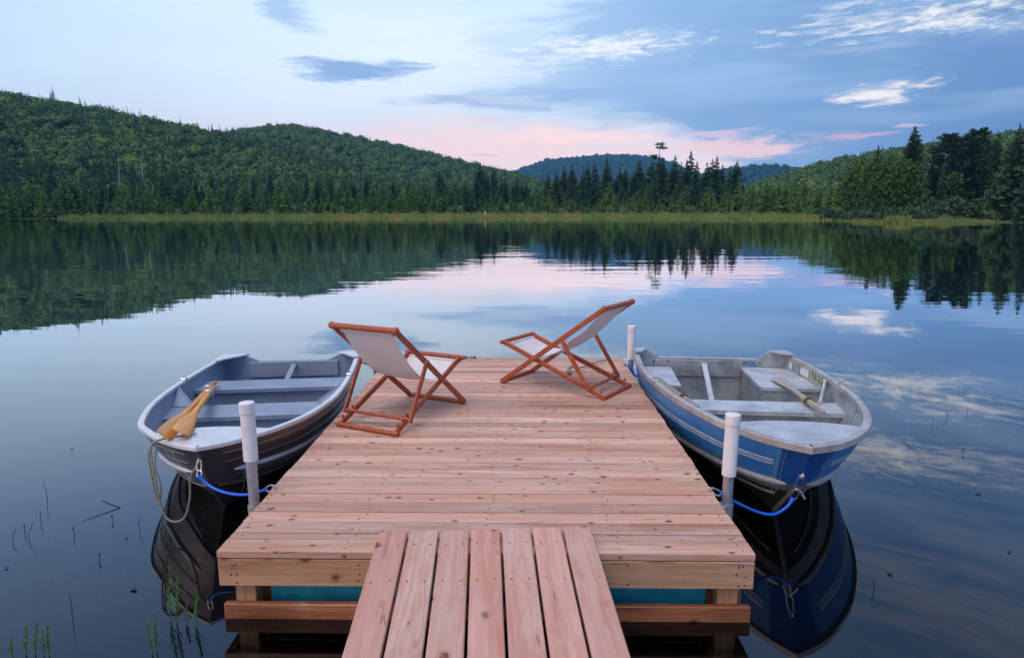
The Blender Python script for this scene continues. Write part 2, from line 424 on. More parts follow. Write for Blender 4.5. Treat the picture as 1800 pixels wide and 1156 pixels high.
# ------------------------------------------------------------------ ground and lake bed (one sheet)
def shore(a):      # distance of the water's edge by azimuth
    return interp(a, [(-180, 3.5), (-120, 5), (-90, 30), (-70, 120), (-50, 190), (-37, 205), (-32, 200), (-20, 182), (-5, 172), (8, 171), (18, 172), (22, 168), (24.5, 150),
                      (26, 134), (27.5, 128), (29.5, 127), (31, 134), (33, 142), (37, 150), (48, 150), (70, 110), (90, 30), (120, 5), (180, 3.5)])
def treeline(a):
    return shore(a) + interp(a, [(-60, 1), (-36, 2), (-33, 8), (-28, 22), (-15, 34), (0, 42), (18, 44), (23, 40), (25.5, 10), (31, 8), (33, 20), (38, 24), (60, 4)])
HILLS = [  # crest distance, foot distance, [(azimuth, elevation deg of the bare crest)]
    (470, 225, [(-75, 3.0), (-60, 5.8), (-50, 6.8), (-42, 6.95), (-36.4, 6.90), (-33.3, 6.78), (-30, 6.25), (-26.4, 5.72), (-23.4, 5.1), (-19, 4.2), (-14, 2.6), (-9, 1.2), (-5, .3), (-3, 0)]),
    (790, 330, [(-34, 0), (-28, 3.5), (-23.4, 5.35), (-20, 5.9), (-18.3, 6.05), (-16.9, 5.98), (-14.3, 5.48), (-9.9, 4.70), (-5.3, 3.66), (-2.1, 2.95), (-.6, 2.6), (3, 1.6), (7, .4), (10, 0)]),
    (2500, 1400, [(-9, 0), (-4, 1.6), (-2, 2.5), (-.5, 3.0), (2.1, 3.88), (6.2, 4.22), (8.5, 4.26), (10.7, 4.02), (12.5, 3.45), (14.5, 2.5), (18, 1.2), (24, 0)]),
    (1700, 1000, [(10, 0), (13, 2.2), (16.2, 2.95), (18.5, 3.18), (20.6, 3.08), (24, 2.4), (30, 0)]),
    (560, 240, [(15, 0), (18, 1.3), (21, 2.35), (23, 3.0), (25.2, 3.42), (27, 3.68), (32.1, 4.4), (35.2, 4.6), (42, 5.2), (55, 6.0), (75, 3)]),
]
def hill_z(k, a, r):
    rc, r0, tab = HILLS[k]
    top = math.tan(R(interp(a, tab))) * rc
    if top <= 0 or r < r0: return 0.0
    if r <= rc:
        t = (r - r0) / (rc - r0); s_ = t * t * (3 - 2 * t) * .55 + t * .45
    else: s_ = math.exp(-((r - rc) / (rc * .35)) ** 2)
    wv = 1 + .05 * math.sin(a * .55 + r * .013 + k) + .035 * math.sin(a * 1.3 + 2 * k - r * .02)
    lim = 1 if r <= rc * .8 else 0
    return top * s_ * (wv if lim else 1)
def ground_z(a, r):
    s_ = shore(a)
    if r < s_:
        d = s_ - r
        return -min(3.0, .03 + d * (.16 if abs(a) > 95 else .028)) if r > 9 or abs(a) > 95 else -.62 + .012 * (9 - r) - .02 * math.cos(R(a)) * r
    z = .05 + min((r - s_) * .012, .8)
    if abs(a) > 100: z = min((r - s_) * .14, 1.2)
    return z + max([hill_z(k, a, r) for k in range(5)]) if abs(a) < 80 else z
m, q = mat('ground_earth')
v = objc(q); sepz = q.n('ShaderNodeSeparateXYZ'); q.t.links.new(v, sepz.inputs[0])
bed = q.mix(q.ss(q.noise(v, 2.2, 5, .6), .45, .62), (.010, .010, .009), (.028, .022, .014))
stones = q.n('ShaderNodeTexVoronoi'); q.put(stones.inputs['Vector'], v); stones.inputs['Scale'].default_value = 5.5
bed = q.mix(q.m('MULTIPLY', q.ss(stones.outputs['Distance'], .22, .10), q.ss(q.noise(v, 1.1, 2), .5, .6)), bed, (.085, .055, .05))
land = q.mix(q.ss(q.noise(v, .08, 4), .4, .6), (.030, .055, .018), (.055, .075, .022))
q.put(q.p.inputs['Base Color'], q.mix(q.ss(sepz.outputs[2], -.05, .03), bed, land))
q.p.inputs['Roughness'].default_value = .95; q.p.inputs['Specular IOR Level'].default_value = .1
M_['ground'] = m
g = MB()
azs = list(np.arange(-180, -96, 6)) + list(np.arange(-96, -60, 2)) + list(np.arange(-60, 60, .6)) + list(np.arange(60, 96, 2)) + list(np.arange(96, 181, 6))
rs = [0.01]
while rs[-1] < 100: rs.append(max(rs[-1] * 1.10, rs[-1] + .35))
while rs[-1] < 270: rs.append(rs[-1] + 4)
while rs[-1] < 900: rs.append(rs[-1] * 1.03)
while rs[-1] < 2800: rs.append(rs[-1] * 1.045)
g.grid([[(r * math.sin(R(a)), r * math.cos(R(a)), ground_z(a, r)) for r in rs] for a in azs])
o = g.build('ground', M_['ground'], angle=80, up_=True); tag(o, 'wooded hills, marshy shore and lake bed', kind='structure')

# ------------------------------------------------------------------ water
m, q = mat('lake_water'); nt_ = m.node_tree
v = objc(q)
mp1 = q.n('ShaderNodeMapping'); q.put(mp1.inputs[0], v); mp1.inputs['Scale'].default_value = (.55, 1.6, 1); mp1.inputs['Rotation'].default_value = (0, 0, R(8))
mp2 = q.n('ShaderNodeMapping'); q.put(mp2.inputs[0], v); mp2.inputs['Scale'].default_value = (.10, .42, 1); mp2.inputs['Rotation'].default_value = (0, 0, R(-5))
sepw = q.n('ShaderNodeSeparateXYZ'); q.t.links.new(v, sepw.inputs[0])
dist = q.m('SQRT', q.m('ADD', q.m('MULTIPLY', sepw.outputs[0], sepw.outputs[0]), q.m('MULTIPLY', sepw.outputs[1], sepw.outputs[1])))
calm = q.ss(dist, 5.0, 26.0)
patch = q.lin(q.noise(mp2.outputs[0], .18, 3), .35, .65, .35, 1.25)
h = q.m('ADD', q.m('MULTIPLY', q.noise(mp1.outputs[0], 1.0, 2, .5), .35), q.m('MULTIPLY', q.noise(mp2.outputs[0], 1.0, 2, .5), 1.0))
h = q.m('MULTIPLY', h, q.m('MULTIPLY', patch, q.m('MULTIPLY_ADD', calm, .92, .08)))
bn = q.n('ShaderNodeBump'); bn.inputs['Strength'].default_value = 1; bn.inputs['Distance'].default_value = .0125
q.put(bn.inputs['Height'], h)
gl = q.n('ShaderNodeBsdfGlossy'); gl.inputs['Color'].default_value = (.93, .96, 1, 1); gl.inputs['Roughness'].default_value = .0
nt_.links.new(bn.outputs[0], gl.inputs['Normal'])
fr = q.n('ShaderNodeFresnel'); fr.inputs['IOR'].default_value = 1.34; nt_.links.new(bn.outputs[0], fr.inputs['Normal'])
trn = q.n('ShaderNodeBsdfTransparent'); trn.inputs[0].default_value = (.26, .32, .40, 1)
mx = q.n('ShaderNodeMixShader'); q.put(mx.inputs[0], q.m('MULTIPLY', fr.outputs[0], 1.9, clamp=True)); nt_.links.new(trn.outputs[0], mx.inputs[1]); nt_.links.new(gl.outputs[0], mx.inputs[2])
nt_.links.new(mx.outputs[0], q.o.inputs[0]); nt_.nodes.remove(q.p)
M_['water'] = m
g = MB()
wa = list(np.arange(-180, 181, 5))
g.grid([[(r * math.sin(R(a)), r * math.cos(R(a)), 0) for r in (0.01, 2, 6, 20, 60, 140, 260)] for a in wa])
o = g.build('lake_water', M_['water'], up_=True); tag(o, 'still lake water mirroring the dusk sky', kind='structure')

# ------------------------------------------------------------------ foliage
def foliage(name, dark, light, extra=None, amt=.15, useobj=True):
    m, q = mat(name); r = rnd(q)
    oi = q.n('ShaderNodeObjectInfo').outputs['Random'] if useobj else None
    a = q.n('ShaderNodeAttribute'); a.attribute_name = 'tint'
    t = oi if useobj else a.outputs['Fac']
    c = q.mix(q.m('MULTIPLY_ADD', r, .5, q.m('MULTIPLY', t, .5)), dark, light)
    if extra: c = q.mix(q.ss(t, 1 - amt - .08, 1 - amt + .04), c, extra)
    q.put(q.p.inputs['Base Color'], c); q.p.inputs['Roughness'].default_value = .75
    q.p.inputs['Specular IOR Level'].default_value = .15
    return m
M_['spruce'] = foliage('spruce_needles', (.026, .074, .036), (.066, .138, .056))
M_['larch'] = foliage('larch_needles', (.080, .175, .038), (.17, .30, .060))
M_['cedar'] = foliage('cedar_foliage', (.030, .085, .020), (.090, .175, .034))
M_['shrub'] = foliage('shrub_leaves', (.030, .070, .038), (.075, .135, .068))
M_['pine'] = foliage('pine_needles', (.024, .066, .040), (.060, .125, .065))
M_['hillwood'] = foliage('hillside_leaves', (.036, .100, .036), (.095, .180, .048), (.12, .19, .045), .06, False)
M_['farwood'] = foliage('haze_tinted_far_leaves', (.014, .052, .055), (.028, .078, .080), None, 0, False)  # blue in the leaf colour stands in for distance haze
M_['firwood'] = foliage('hillside_needles', (.024, .070, .038), (.062, .130, .060), None, 0, False)
M_['bark'] = plain('bark', (.055, .042, .034), .9, 0, .3, 20)
M_['palebark'] = plain('dead_grey_bark', (.28, .27, .26), .9, 0, .3, 20)
M_['grass'] = foliage('marsh_grass', (.11, .19, .04), (.30, .35, .10), (.38, .27, .09), .10, False)
M_['reed'] = plain('reed_green', (.07, .20, .04), .5, 0, .3, 30, .3)
M_['twig'] = plain('wet_twig', (.020, .022, .018), .6, 0, .3, 30, .3)

class KB:
    """foliage builder: many small kite-shaped leaf clumps"""
    def __init__(s, seed): s.v = []; s.f = []; s.r = []; s.rg = random.Random(seed)
    def kite(s, a, b_, w, up=(0, 0, 1), r=.5):
        a = Vector(a); b_ = Vector(b_); t = (b_ - a)
        sd_ = t.cross(Vector(up))
        if sd_.length < 1e-6: sd_ = Vector((1, 0, 0))
        sd_.normalize(); m_ = a + t * .45
        o = len(s.v); s.v += [a, m_ + sd_ * w / 2, b_, m_ - sd_ * w / 2]; s.r += [r] * 4; s.f.append((o, o + 1, o + 2, o + 3))
    def mesh(s, name, mt, core=None):
        me = bpy.data.meshes.new(name); me.from_pydata([tuple(p) for p in s.v], [], s.f); me.update()
        a = me.attributes.new('rnd', 'FLOAT', 'POINT'); a.data.foreach_set('value', s.r)
        me.materials.append(mt); return me

def conifer(seed, h, r, layers, per, droop=.25, taper=.9, bottom=.04, wid=.55, thin=0.0, sub=5):
    k = KB(seed); rg = k.rg
    lop = rg.uniform(-.12, .12)
    for i in range(layers):
        t = (i + rg.random() * .7) / layers
        z = h * (bottom + (1 - bottom) * t)
        rr = r * ((1 - t) ** taper) * rg.uniform(.72, 1.12) + .008 * h
        if t < .12: rr *= .8 + t * 1.6
        n = max(4, int(per * (1 - t * .45)))
        a0 = rg.random() * 6.28
        for j in range(n):
            if rg.random() < thin: continue
            a = a0 + 6.283 * j / n + rg.uniform(-.25, .25)
            L = rr * rg.uniform(.70, 1.10) * (1 + lop * math.cos(a))
            d = Vector((math.cos(a), math.sin(a), 0)); sd_ = Vector((-d.y, d.x, 0))
            zz = z + rg.uniform(-.7, .7) * h / layers; p0 = Vector((0, 0, zz)); tone = rg.random()
            lift = (.25 if t > .6 else 0) * L
            tip = d * L + Vector((0, 0, zz - droop * L + lift))
            for q_ in range(sub):
                f0 = .12 + .88 * q_ / sub; f1 = min(1.05, f0 + .34)
                a_ = p0.lerp(tip, f0) - Vector((0, 0, droop * L * .25 * math.sin(f0 * 3.1)))
                for sg in (-1, 1):
                    e = p0.lerp(tip, f1) + sd_ * sg * L * wid * .38 * (1.1 - f0) + Vector((0, 0, rg.uniform(-.10, .03) * L - .003 * h))
                    k.kite(a_, e, L * .30 + .008 * h, (rg.uniform(-1, 1), rg.uniform(-1, 1), rg.uniform(-.3, .6)), min(1, max(0, tone * .6 + rg.random() * .4)))
    k.kite((0, 0, h * .93), (0, 0, h * 1.03), .018 * h, (1, 0, 0), .5); k.kite((0, 0, h * .93), (0, 0, h * 1.03), .018 * h, (0, 1, 0), .5)
    return k
def trunk_mesh(h, r, name='trunk', m_=None, lean=0, limbs=0, seed=0):
    g = MB(); rg = random.Random(seed)
    g.tube([(0, 0, -.4), (lean * .2, 0, h * .4), (lean, 0, h)], [r, r * .65, r * .12], 7)
    for i in range(limbs):
        z = h * (.15 + .75 * i / limbs); a = rg.random() * 6.28; L = rg.uniform(.12, .3) * h * (1.1 - z / h)
        g.tube([(0, 0, z), (math.cos(a) * L * .5, math.sin(a) * L * .5, z + L * .15), (math.cos(a) * L, math.sin(a) * L, z + L * .35)], [r * .3, r * .2, r * .05], 4)
    o = g.build(name, m_ or M_['bark']); me = o.data; bpy.data.objects.remove(o); return me
def bushy(seed, rx, ry, h, n, size, z0=.15, lumps=9, ls=.45):
    """uneven rounded crown made of lumps of leaf clumps"""
    k = KB(seed); rg = k.rg
    L = []
    for i in range(lumps):
        a = rg.random() * 6.28; t = rg.random() ** .8
        z = h * (z0 + (1 - z0) * (.2 + .68 * t)); rad = math.sqrt(max(0, 1 - ((z / h - .45) / .62) ** 2)) * rg.uniform(.3, .72)
        L.append((Vector((math.cos(a) * rx * rad, math.sin(a) * ry * rad, z)), rg.uniform(.7, 1.15) * ls * min(rx, h * .6), rg.random()))
    L.append((Vector((0, 0, h * .5)), min(rx, h * .5) * .72, .3)); L.append((Vector((0, 0, h * .30)), min(rx, h * .5) * .8, .3))
    for i in range(n):
        c, rr, tone = L[rg.randrange(len(L))] if rg.random() < .93 else L[-1]
        u = rg.uniform(-.75, 1); a = rg.random() * 6.28; s_ = math.sqrt(1 - u * u)
        d = Vector((s_ * math.cos(a), s_ * math.sin(a), u))
        p = c + d * rr * rg.uniform(.78, 1.08)
        if p.z < .02: p.z = rg.uniform(.02, h * .25)
        e = p + (d * .5 + Vector((rg.uniform(-1, 1), rg.uniform(-1, 1), rg.uniform(-.6, .9)))).normalized() * size * rg.uniform(.6, 1.4)
        k.kite(p, e, size * rg.uniform(.5, .9), (rg.uniform(-1, 1), rg.uniform(-1, 1), rg.uniform(-.2, 1)), min(1, max(0, tone * .7 + rg.random() * .35)))
    return k
def at(a, r):
    return (r * math.sin(R(a)), r * math.cos(R(a)), max(0.0, ground_z(a, r)) - .05)

def plant_tree(name, crown, trunk, a, r, sc, label, cat, group=None, rz=None, zs=1.0, dz=0):
    p = at(a, r)
    e = empty(name, (p[0], p[1], p[2] + dz), random.random() * 6.28 if rz is None else rz, label, cat, group)
    e.scale = (sc, sc, sc * zs)
    for nm, me in (('crown', crown), ('trunk', trunk)):
        if me:
            o = bpy.data.objects.new(nm, me); C_.objects.link(o); o.parent = e
    return e
random.seed(7)
spr = [conifer(10 + i, 12, [3.0, 3.5, 2.6, 3.9][i], 38, 11, .28, .85, .03, .6).mesh('crown', M_['spruce']) for i in range(4)]
lar = [conifer(20 + i, 7, [1.8, 2.1, 1.6, 2.3][i], 24, 9, .05, .75, .02, .65, .10).mesh('crown', M_['larch']) for i in range(4)]
shr = [bushy(30 + i, 2.2, 2.2, 2.2, 420, .42).mesh('crown', M_['shrub']) for i in range(3)]
ced = [bushy(40 + i, 2.0, 2.0, 8, 620, .55, .02, 14, .5).mesh('crown', M_['cedar']) for i in range(2)]
tr12 = trunk_mesh(12, .16); tr7 = trunk_mesh(7, .09); trs = trunk_mesh(1.6, .07, limbs=3)
tr8 = trunk_mesh(7, .15, limbs=4)

def zone(a):
    return ('under the left hill' if a < -24 else 'under the long ridge' if a < -8 else
            'at the notch' if a < 2 else 'below the blue mountain' if a < 14 else 'left of the bushy point' if a < 26 else 'on the right bank')
# front fringe of light green larches
rg = random.Random(3)
n_l = 128
for i in range(n_l):
    a = -37.5 + 62.5 * (i + rg.uniform(-.35, .35)) / n_l
    r = treeline(a) + rg.uniform(0, 7)
    h = rg.uniform(.6, 1.12) * (1.0 if rg.random() < .75 else 1.3) * interp(a, [(-37, 1.0), (-10, .95), (0, .85), (12, .85), (22, 1.05), (26, 1)])
    plant_tree('larch_tree', lar[rg.randrange(4)], tr7, a, r, h, 'light green young larch in the front row ' + zone(a), 'tree', 'larches fringing the far shore ' + zone(a), zs=rg.uniform(.9, 1.2))
# spruces behind
n_s = 150
for i in range(n_s):
    a = -37.5 + 63.5 * (i + rg.uniform(-.4, .4)) / n_s
    r = treeline(a) + rg.uniform(7, 34)
    top = interp(a, [(-38, 1.02), (-30, .95), (-20, .90), (-12, .92), (-5, 1.02), (-1, .98), (0, .92), (3, .96), (7, 1.05), (14, 1.02), (17, .85), (20, .78), (25, .8), (27, .9)])
    h = rg.uniform(.72, 1.08) * top * (r / 225)
    if rg.random() < (.6 if (a < -6 or a > 15) else .35):
        plant_tree('larch_tree', lar[rg.randrange(4)], tr7, a, r, h * 1.45, 'tall light green larch behind the front row ' + zone(a), 'tree', 'tall larches along the far shore ' + zone(a)); continue
    plant_tree('spruce_tree', spr[rg.randrange(4)], tr12, a, r, h, 'dark green spruce in the forest edge ' + zone(a), 'tree', 'spruces along the far shore ' + zone(a), zs=rg.uniform(.95, 1.15))
# low shrubs at the foot
for i in range(34):
    a = -34 + 58 * (i + rg.uniform(-.4, .4)) / 34
    plant_tree('shore_shrub', shr[rg.randrange(3)], trs, a, treeline(a) - rg.uniform(.5, 5), rg.uniform(.4, .8), 'low grey green shrub at the foot of the trees ' + zone(a), 'shrub', 'shrubs at the foot of the far trees ' + zone(a))
# single trees that stand out
def px_tree(a, topel, r, base_h): return (math.tan(R(topel)) * r + EYE - at(a, r)[2]) / base_h
wide = conifer(61, 12, 3.3, 26, 9, .45, .8, .02, .6).mesh('crown', M_['spruce'])
plant_tree('spruce_tree', wide, tr12, -4.5, 214, 1.02, 'broad dark spruce with drooping boughs nearest the water, at the notch between the hills', 'tree', zs=.84)
for a, te, r, lb in [(7.0, 4.35, 232, 'round topped dark spruce against the left of the blue mountain'), (9.6, 4.15, 236, 'wide spire spruce against the middle of the blue mountain'),
                     (12.4, 4.45, 238, 'dark spruce just right of the tall tufted pine'), (13.6, 4.75, 240, 'thin spire spruce right of the tufted pine, tallest of its clump'),
                     (15.6, 4.30, 236, 'pointed spruce second right of the clump by the tufted pine'), (17.1, 3.95, 236, 'pointed spruce standing at the right end of the dark clump'),
                     (-3.3, 3.95, 300, 'thin bare topped spruce on the ridge end, at the notch'), (-2.2, 3.7, 290, 'small thin spruce right beside the bare topped one at the notch')]:
    h = px_tree(a, te, r, 12.3)
    plant_tree('spruce_tree', spr[int(a * 10) % 4], tr12, a, r, h, lb, 'tree', zs=1.0)
rg2 = random.Random(31)
for i in range(24):
    a = 2.5 + 14.6 * (i + rg2.uniform(-.35, .35)) / 24; r = rg2.uniform(228, 246)
    te = interp(a, [(2, 3.3), (4.6, 4.2), (6.5, 4.2), (8, 3.6), (9.3, 3.9), (11, 4.1), (13, 4.4), (14.4, 4.5), (16, 3.9), (17.2, 3.4)]) * rg2.uniform(.86, 1.02)
    plant_tree('spruce_tree', [spr[0], spr[1], spr[3], wide][rg2.randrange(4)], tr12, a, r, px_tree(a, te, r, 12.3), 'dark spruce crowded in the clump below the blue mountain', 'tree', 'spruces of the clump below the blue mountain')
# tufted pine
k = KB(77)
for (x, z, w, hh) in [(0.2, 20.6, 1.3, .6), (.5, 19.6, 1.7, .5), (-1.8, 17.2, 1.2, .5), (-1.0, 16.6, 1.0, .4), (.9, 16.4, .8, .4), (0.1, 14.6, 1.2, .7), (-.6, 13.2, 1.5, .9), (.5, 11.8, 1.7, 1.1), (0, 10.0, 2.0, 1.4), (0, 8, 2.3, 1.4)]:
    for i in range(int(70 * w)):
        aa = k.rg.random() * 6.28; d = k.rg.random() ** .5
        p = Vector((x + math.cos(aa) * w * d, math.sin(aa) * w * d, z + k.rg.uniform(-1, 1) * hh * (1 - d * .6)))
        k.kite(p, p + Vector((k.rg.uniform(-1, 1), k.rg.uniform(-1, 1), k.rg.uniform(-.2, .8))).normalized() * .6, .35, (k.rg.uniform(-1, 1), k.rg.uniform(-1, 1), 1), k.rg.random())
tp = trunk_mesh(20.5, .38, limbs=12, seed=5)
plant_tree('pine_tree', k.mesh('crown', M_['spruce']), tp, 11.15, 232, px_tree(11.15, 5.36, 232, 21.2), 'tall thin pine with tufted crown rising above the blue mountain', 'tree', rz=.3)

# right bank: bushy point and tall trees
big = bushy(51, 5.9, 5.4, 10.2, 5200, .55, .02, 30, .34)
plant_tree('cedar_tree', big.mesh('crown', M_['cedar']), trunk_mesh(8, .35, limbs=8), 27.7, 141, 1.02, 'big rounded bright green cedar on the point of the right bank', 'tree', rz=.4)
big2 = bushy(52, 5.0, 4.5, 11.2, 3000, .55, .05, 22, .36)
plant_tree('cedar_tree', big2.mesh('crown', M_['cedar']), trunk_mesh(8, .3, limbs=6), 25.9, 150, 1.0, 'second cedar, left of and behind the big rounded one on the point', 'tree', rz=1.4)
tall = conifer(62, 18.5, 4.7, 54, 13, .30, .78, .03, .55, .03, 6).mesh('crown', M_['spruce']); t18 = trunk_mesh(18, .28)
plant_tree('spruce_tree', tall, t18, 29.0, 150, px_tree(29.0, 6.0, 150, 19.0), 'tall dark spruce right behind the big rounded cedar', 'tree')
plant_tree('spruce_tree', spr[2], tr12, 26.8, 165, px_tree(26.8, 4.75, 165, 12.3), 'small spruce top showing above the big rounded cedar', 'tree')
bpine = KB(78)
for i in range(40):
    t = i / 40; z = 3 + 13 * t; w = 4.6 * (1 - t) ** .55 + .6
    for j in range(6):
        aa = bpine.rg.random() * 6.28; L = w * bpine.rg.uniform(.5, 1.1)
        tip = Vector((math.cos(aa) * L, math.sin(aa) * L, z + L * .30))
        for q_ in range(16):
            p = Vector((0, 0, z)).lerp(tip, bpine.rg.uniform(.35, 1)) + Vector((bpine.rg.uniform(-.4, .4), bpine.rg.uniform(-.4, .4), bpine.rg.uniform(-.2, .3)))
            bpine.kite(p, p + Vector((math.cos(aa) + bpine.rg.uniform(-.7, .7), math.sin(aa) + bpine.rg.uniform(-.7, .7), bpine.rg.uniform(0, 1))).normalized() * .75, .38, (bpine.rg.uniform(-1, 1), bpine.rg.uniform(-1, 1), 1), bpine.rg.random())
bpm = bpine.mesh('crown', M_['pine']); t16 = trunk_mesh(16, .3, limbs=10, seed=3)
for a, te, r, lb in [(31.1, 5.25, 160, 'broad feathery pine just right of the tall dark spruce'), (32.3, 4.95, 166, 'second feathery pine, right of the first'), (32.8, 5.45, 172, 'feathery pine with a pointed top right of the tall spruce')]:
    plant_tree('pine_tree', bpm, t16, a, r, px_tree(a, te, r, 16.4), lb, 'tree')
for a, te, r, kk, lb in [(33.9, 5.25, 168, 1, 'slim dark spruce on the right bank, second from the right edge'), (35.0, 5.75, 150, 3, 'tall dark spruce at the right edge of the picture'),
                         (34.6, 4.6, 160, 0, 'mid height spruce between the two dark spires at right edge'), (36.1, 5.6, 146, 2, 'outermost dark spruce on the right bank'), (37.4, 5.3, 150, 0, 'spruce beyond the right edge spires')]:
    plant_tree('spruce_tree', spr[kk], tr12, a, r, px_tree(a, te, r, 12.3), lb, 'tree')
for i in range(9):
    a = 29.6 + i * .95; plant_tree('broadleaf_tree', ced[i % 2], tr8, a, 154 + rg.uniform(0, 14), rg.uniform(.85, 1.15), 'rounded green tree in the thick growth of the right bank', 'tree', 'rounded trees of the right bank', zs=rg.uniform(.8, 1.05))
for i in range(22):
    a = 30.2 + 7.5 * (i + rg.random()) / 22; plant_tree('bank_shrub', shr[i % 3], trs, a, shore(a) + rg.uniform(11, 20), rg.uniform(.9, 1.9), 'grey green bush low on the right bank below the tall trees', 'shrub', 'bushes of the right bank')
for i in range(20):
    a = 23.6 + 7.2 * (i + rg.random()) / 20; plant_tree('point_shrub', shr[i % 3], trs, a, shore(a) + rg.uniform(1.0, 5), rg.uniform(.55, 1.15), 'leafy shrub at the water on the bushy point', 'shrub', 'shrubs at the water on the bushy point')
for i in range(16):
    a = 17 + 6.5 * (i + rg.random()) / 16; plant_tree('larch_tree', lar[i % 4], tr7, a, treeline(a) + rg.uniform(-2, 14) + (18 if a > 24 else 0), rg.uniform(1.0, 1.5), 'light green larch left of the bushy point', 'tree', 'larches left of the bushy point')

# ---- masses of forest nobody could count
def lumpy(seed, n=95, core=True):
    rg = random.Random(seed); V = []; F = []; Rn = []
    NA, NP = 9, 5
    for i in range(NP + 1):
        ph = math.pi * .62 * i / NP
        for j in range(NA):
            a = 6.2832 * j / NA; l = .74 + rg.uniform(-.12, .12) + .12 * math.sin(a * 3 + seed) * math.sin(ph)
            V.append(Vector((math.sin(ph) * math.cos(a) * l, math.sin(ph) * math.sin(a) * l, math.cos(ph) * l * .85))); Rn.append(.35 + .3 * math.cos(ph) + rg.uniform(-.12, .12))  # crown top takes the lighter leaf colour, painted as if lit
    for i in range(NP):
        for j in range(NA): F.append((i * NA + j, i * NA + (j + 1) % NA, (i + 1) * NA + (j + 1) % NA, (i + 1) * NA + j))
    for i in range(n):
        u = rg.uniform(-.1, 1); a = rg.random() * 6.28; s_ = math.sqrt(1 - u * u); d = Vector((s_ * math.cos(a), s_ * math.sin(a), u * .85))
        l = 1 + .22 * math.sin(a * 3 + seed) * s_ + rg.uniform(-.12, .12); p = d * l * .95
        t1 = d.orthogonal().normalized(); t1.rotate(Matrix.Rotation(rg.random() * 6.28, 3, d)); t2 = d.cross(t1)
        t1 = (t1 + d * rg.uniform(-.5, .7)).normalized() * rg.uniform(.10, .21); t2 = (t2 + d * rg.uniform(-.4, .4)) * rg.uniform(.08, .16)
        o = len(V); V += [p - t1, p - t2, p + t1, p + t2]; F.append((o, o + 1, o + 2, o + 3)); Rn += [min(1, max(0, .35 + .4 * u * rg.random() + rg.uniform(-.35, .4)))] * 4  # upper leaf clumps lean to the lighter colour, painted as lit tops
    return np.array([tuple(v) for v in V]), np.array(F), np.array(Rn)
def spire(seed, n=40):
    k = conifer(seed, 1.0, .24, 20, 8, .5, .8, .03, 1.5, 0, 1)
    V = np.array([tuple(v) for v in k.v]); return V, np.array(k.f), np.array(k.r)
def mass(name, protos, places, mt, label, cat):
    """places: x, y, z, scale, zscale"""
    VV = []; FF = []; RR = []; TT = []; o = 0; rg = random.Random(5)
    for (x, y, z, sc, zs) in places:
        V, F, Rn = protos[rg.randrange(len(protos))]
        a = rg.random() * 6.28; c, s_ = math.cos(a), math.sin(a)
        P = V * (sc, sc, sc * zs); P = np.stack([P[:, 0] * c - P[:, 1] * s_ + x, P[:, 0] * s_ + P[:, 1] * c + y, P[:, 2] + z], 1)
        VV.append(P); FF.append(F + o); RR.append(Rn); TT.append(np.full(len(V), rg.random())); o += len(V)
    V = np.concatenate(VV); F = np.concatenate(FF); Rn = np.concatenate(RR); T = np.concatenate(TT)
    me = bpy.data.meshes.new(name); me.vertices.add(len(V)); me.vertices.foreach_set('co', V.astype(np.float32).ravel())
    me.loops.add(len(F) * 4); me.loops.foreach_set('vertex_index', F.astype(np.int32).ravel())
    me.polygons.add(len(F)); me.polygons.foreach_set('loop_start', np.arange(0, len(F) * 4, 4, dtype=np.int32))
    me.update(calc_edges=True)
    a = me.attributes.new('rnd', 'FLOAT', 'POINT'); a.data.foreach_set('value', Rn.astype(np.float32))
    a = me.attributes.new('tint', 'FLOAT', 'POINT'); a.data.foreach_set('value', T.astype(np.float32))
    me.materials.append(mt); ob = bpy.data.objects.new(name, me); C_.objects.link(ob); return tag(ob, label, cat, kind='stuff')
LP = [lumpy(i) for i in range(5)]; SP = [spire(90 + i) for i in range(4)]; LPF = [lumpy(20 + i, 16) for i in range(4)]
def scatter(k, a0, a1, r0, r1, sp, rad, jit=.5, seed=1, keep=1.0, hmin=4.0):
    rg = random.Random(seed); out = []; r = r0
    while r < r1:
        da = math.degrees(sp / r); a = a0 + rg.random() * da
        while a < a1:
            aa = a + rg.uniform(-jit, jit) * da; rr = r + rg.uniform(-jit, jit) * sp
            hz = hill_z(k, aa, rr)
            if hz > hmin and rg.random() < keep and hz >= max(hill_z(j, aa, rr) for j in range(5)) - .01:
                x, y, z = at(aa, rr); s_ = rad * rg.choice([.6, .8, .9, 1, 1.15, 1.4]) * rg.uniform(.85, 1.15)
                out.append((x, y, z + s_ * rg.uniform(.5, 1.0), s_, rg.uniform(.8, 1.25)))
            a += da
        r += sp * .85
    return out
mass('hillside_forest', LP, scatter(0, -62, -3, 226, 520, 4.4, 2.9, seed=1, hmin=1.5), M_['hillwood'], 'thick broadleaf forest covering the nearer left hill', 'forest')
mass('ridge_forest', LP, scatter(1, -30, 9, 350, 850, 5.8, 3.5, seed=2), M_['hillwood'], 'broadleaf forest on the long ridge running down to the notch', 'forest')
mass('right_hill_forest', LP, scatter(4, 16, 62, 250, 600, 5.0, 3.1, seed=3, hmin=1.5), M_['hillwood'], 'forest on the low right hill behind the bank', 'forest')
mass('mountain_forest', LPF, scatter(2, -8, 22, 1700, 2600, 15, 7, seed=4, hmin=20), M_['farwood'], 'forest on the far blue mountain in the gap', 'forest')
mass('distant_hill_forest', LPF, scatter(3, 11, 28, 1200, 1760, 12, 6, seed=5, hmin=15), M_['farwood'], 'forest on the small distant hill right of the mountain', 'forest')
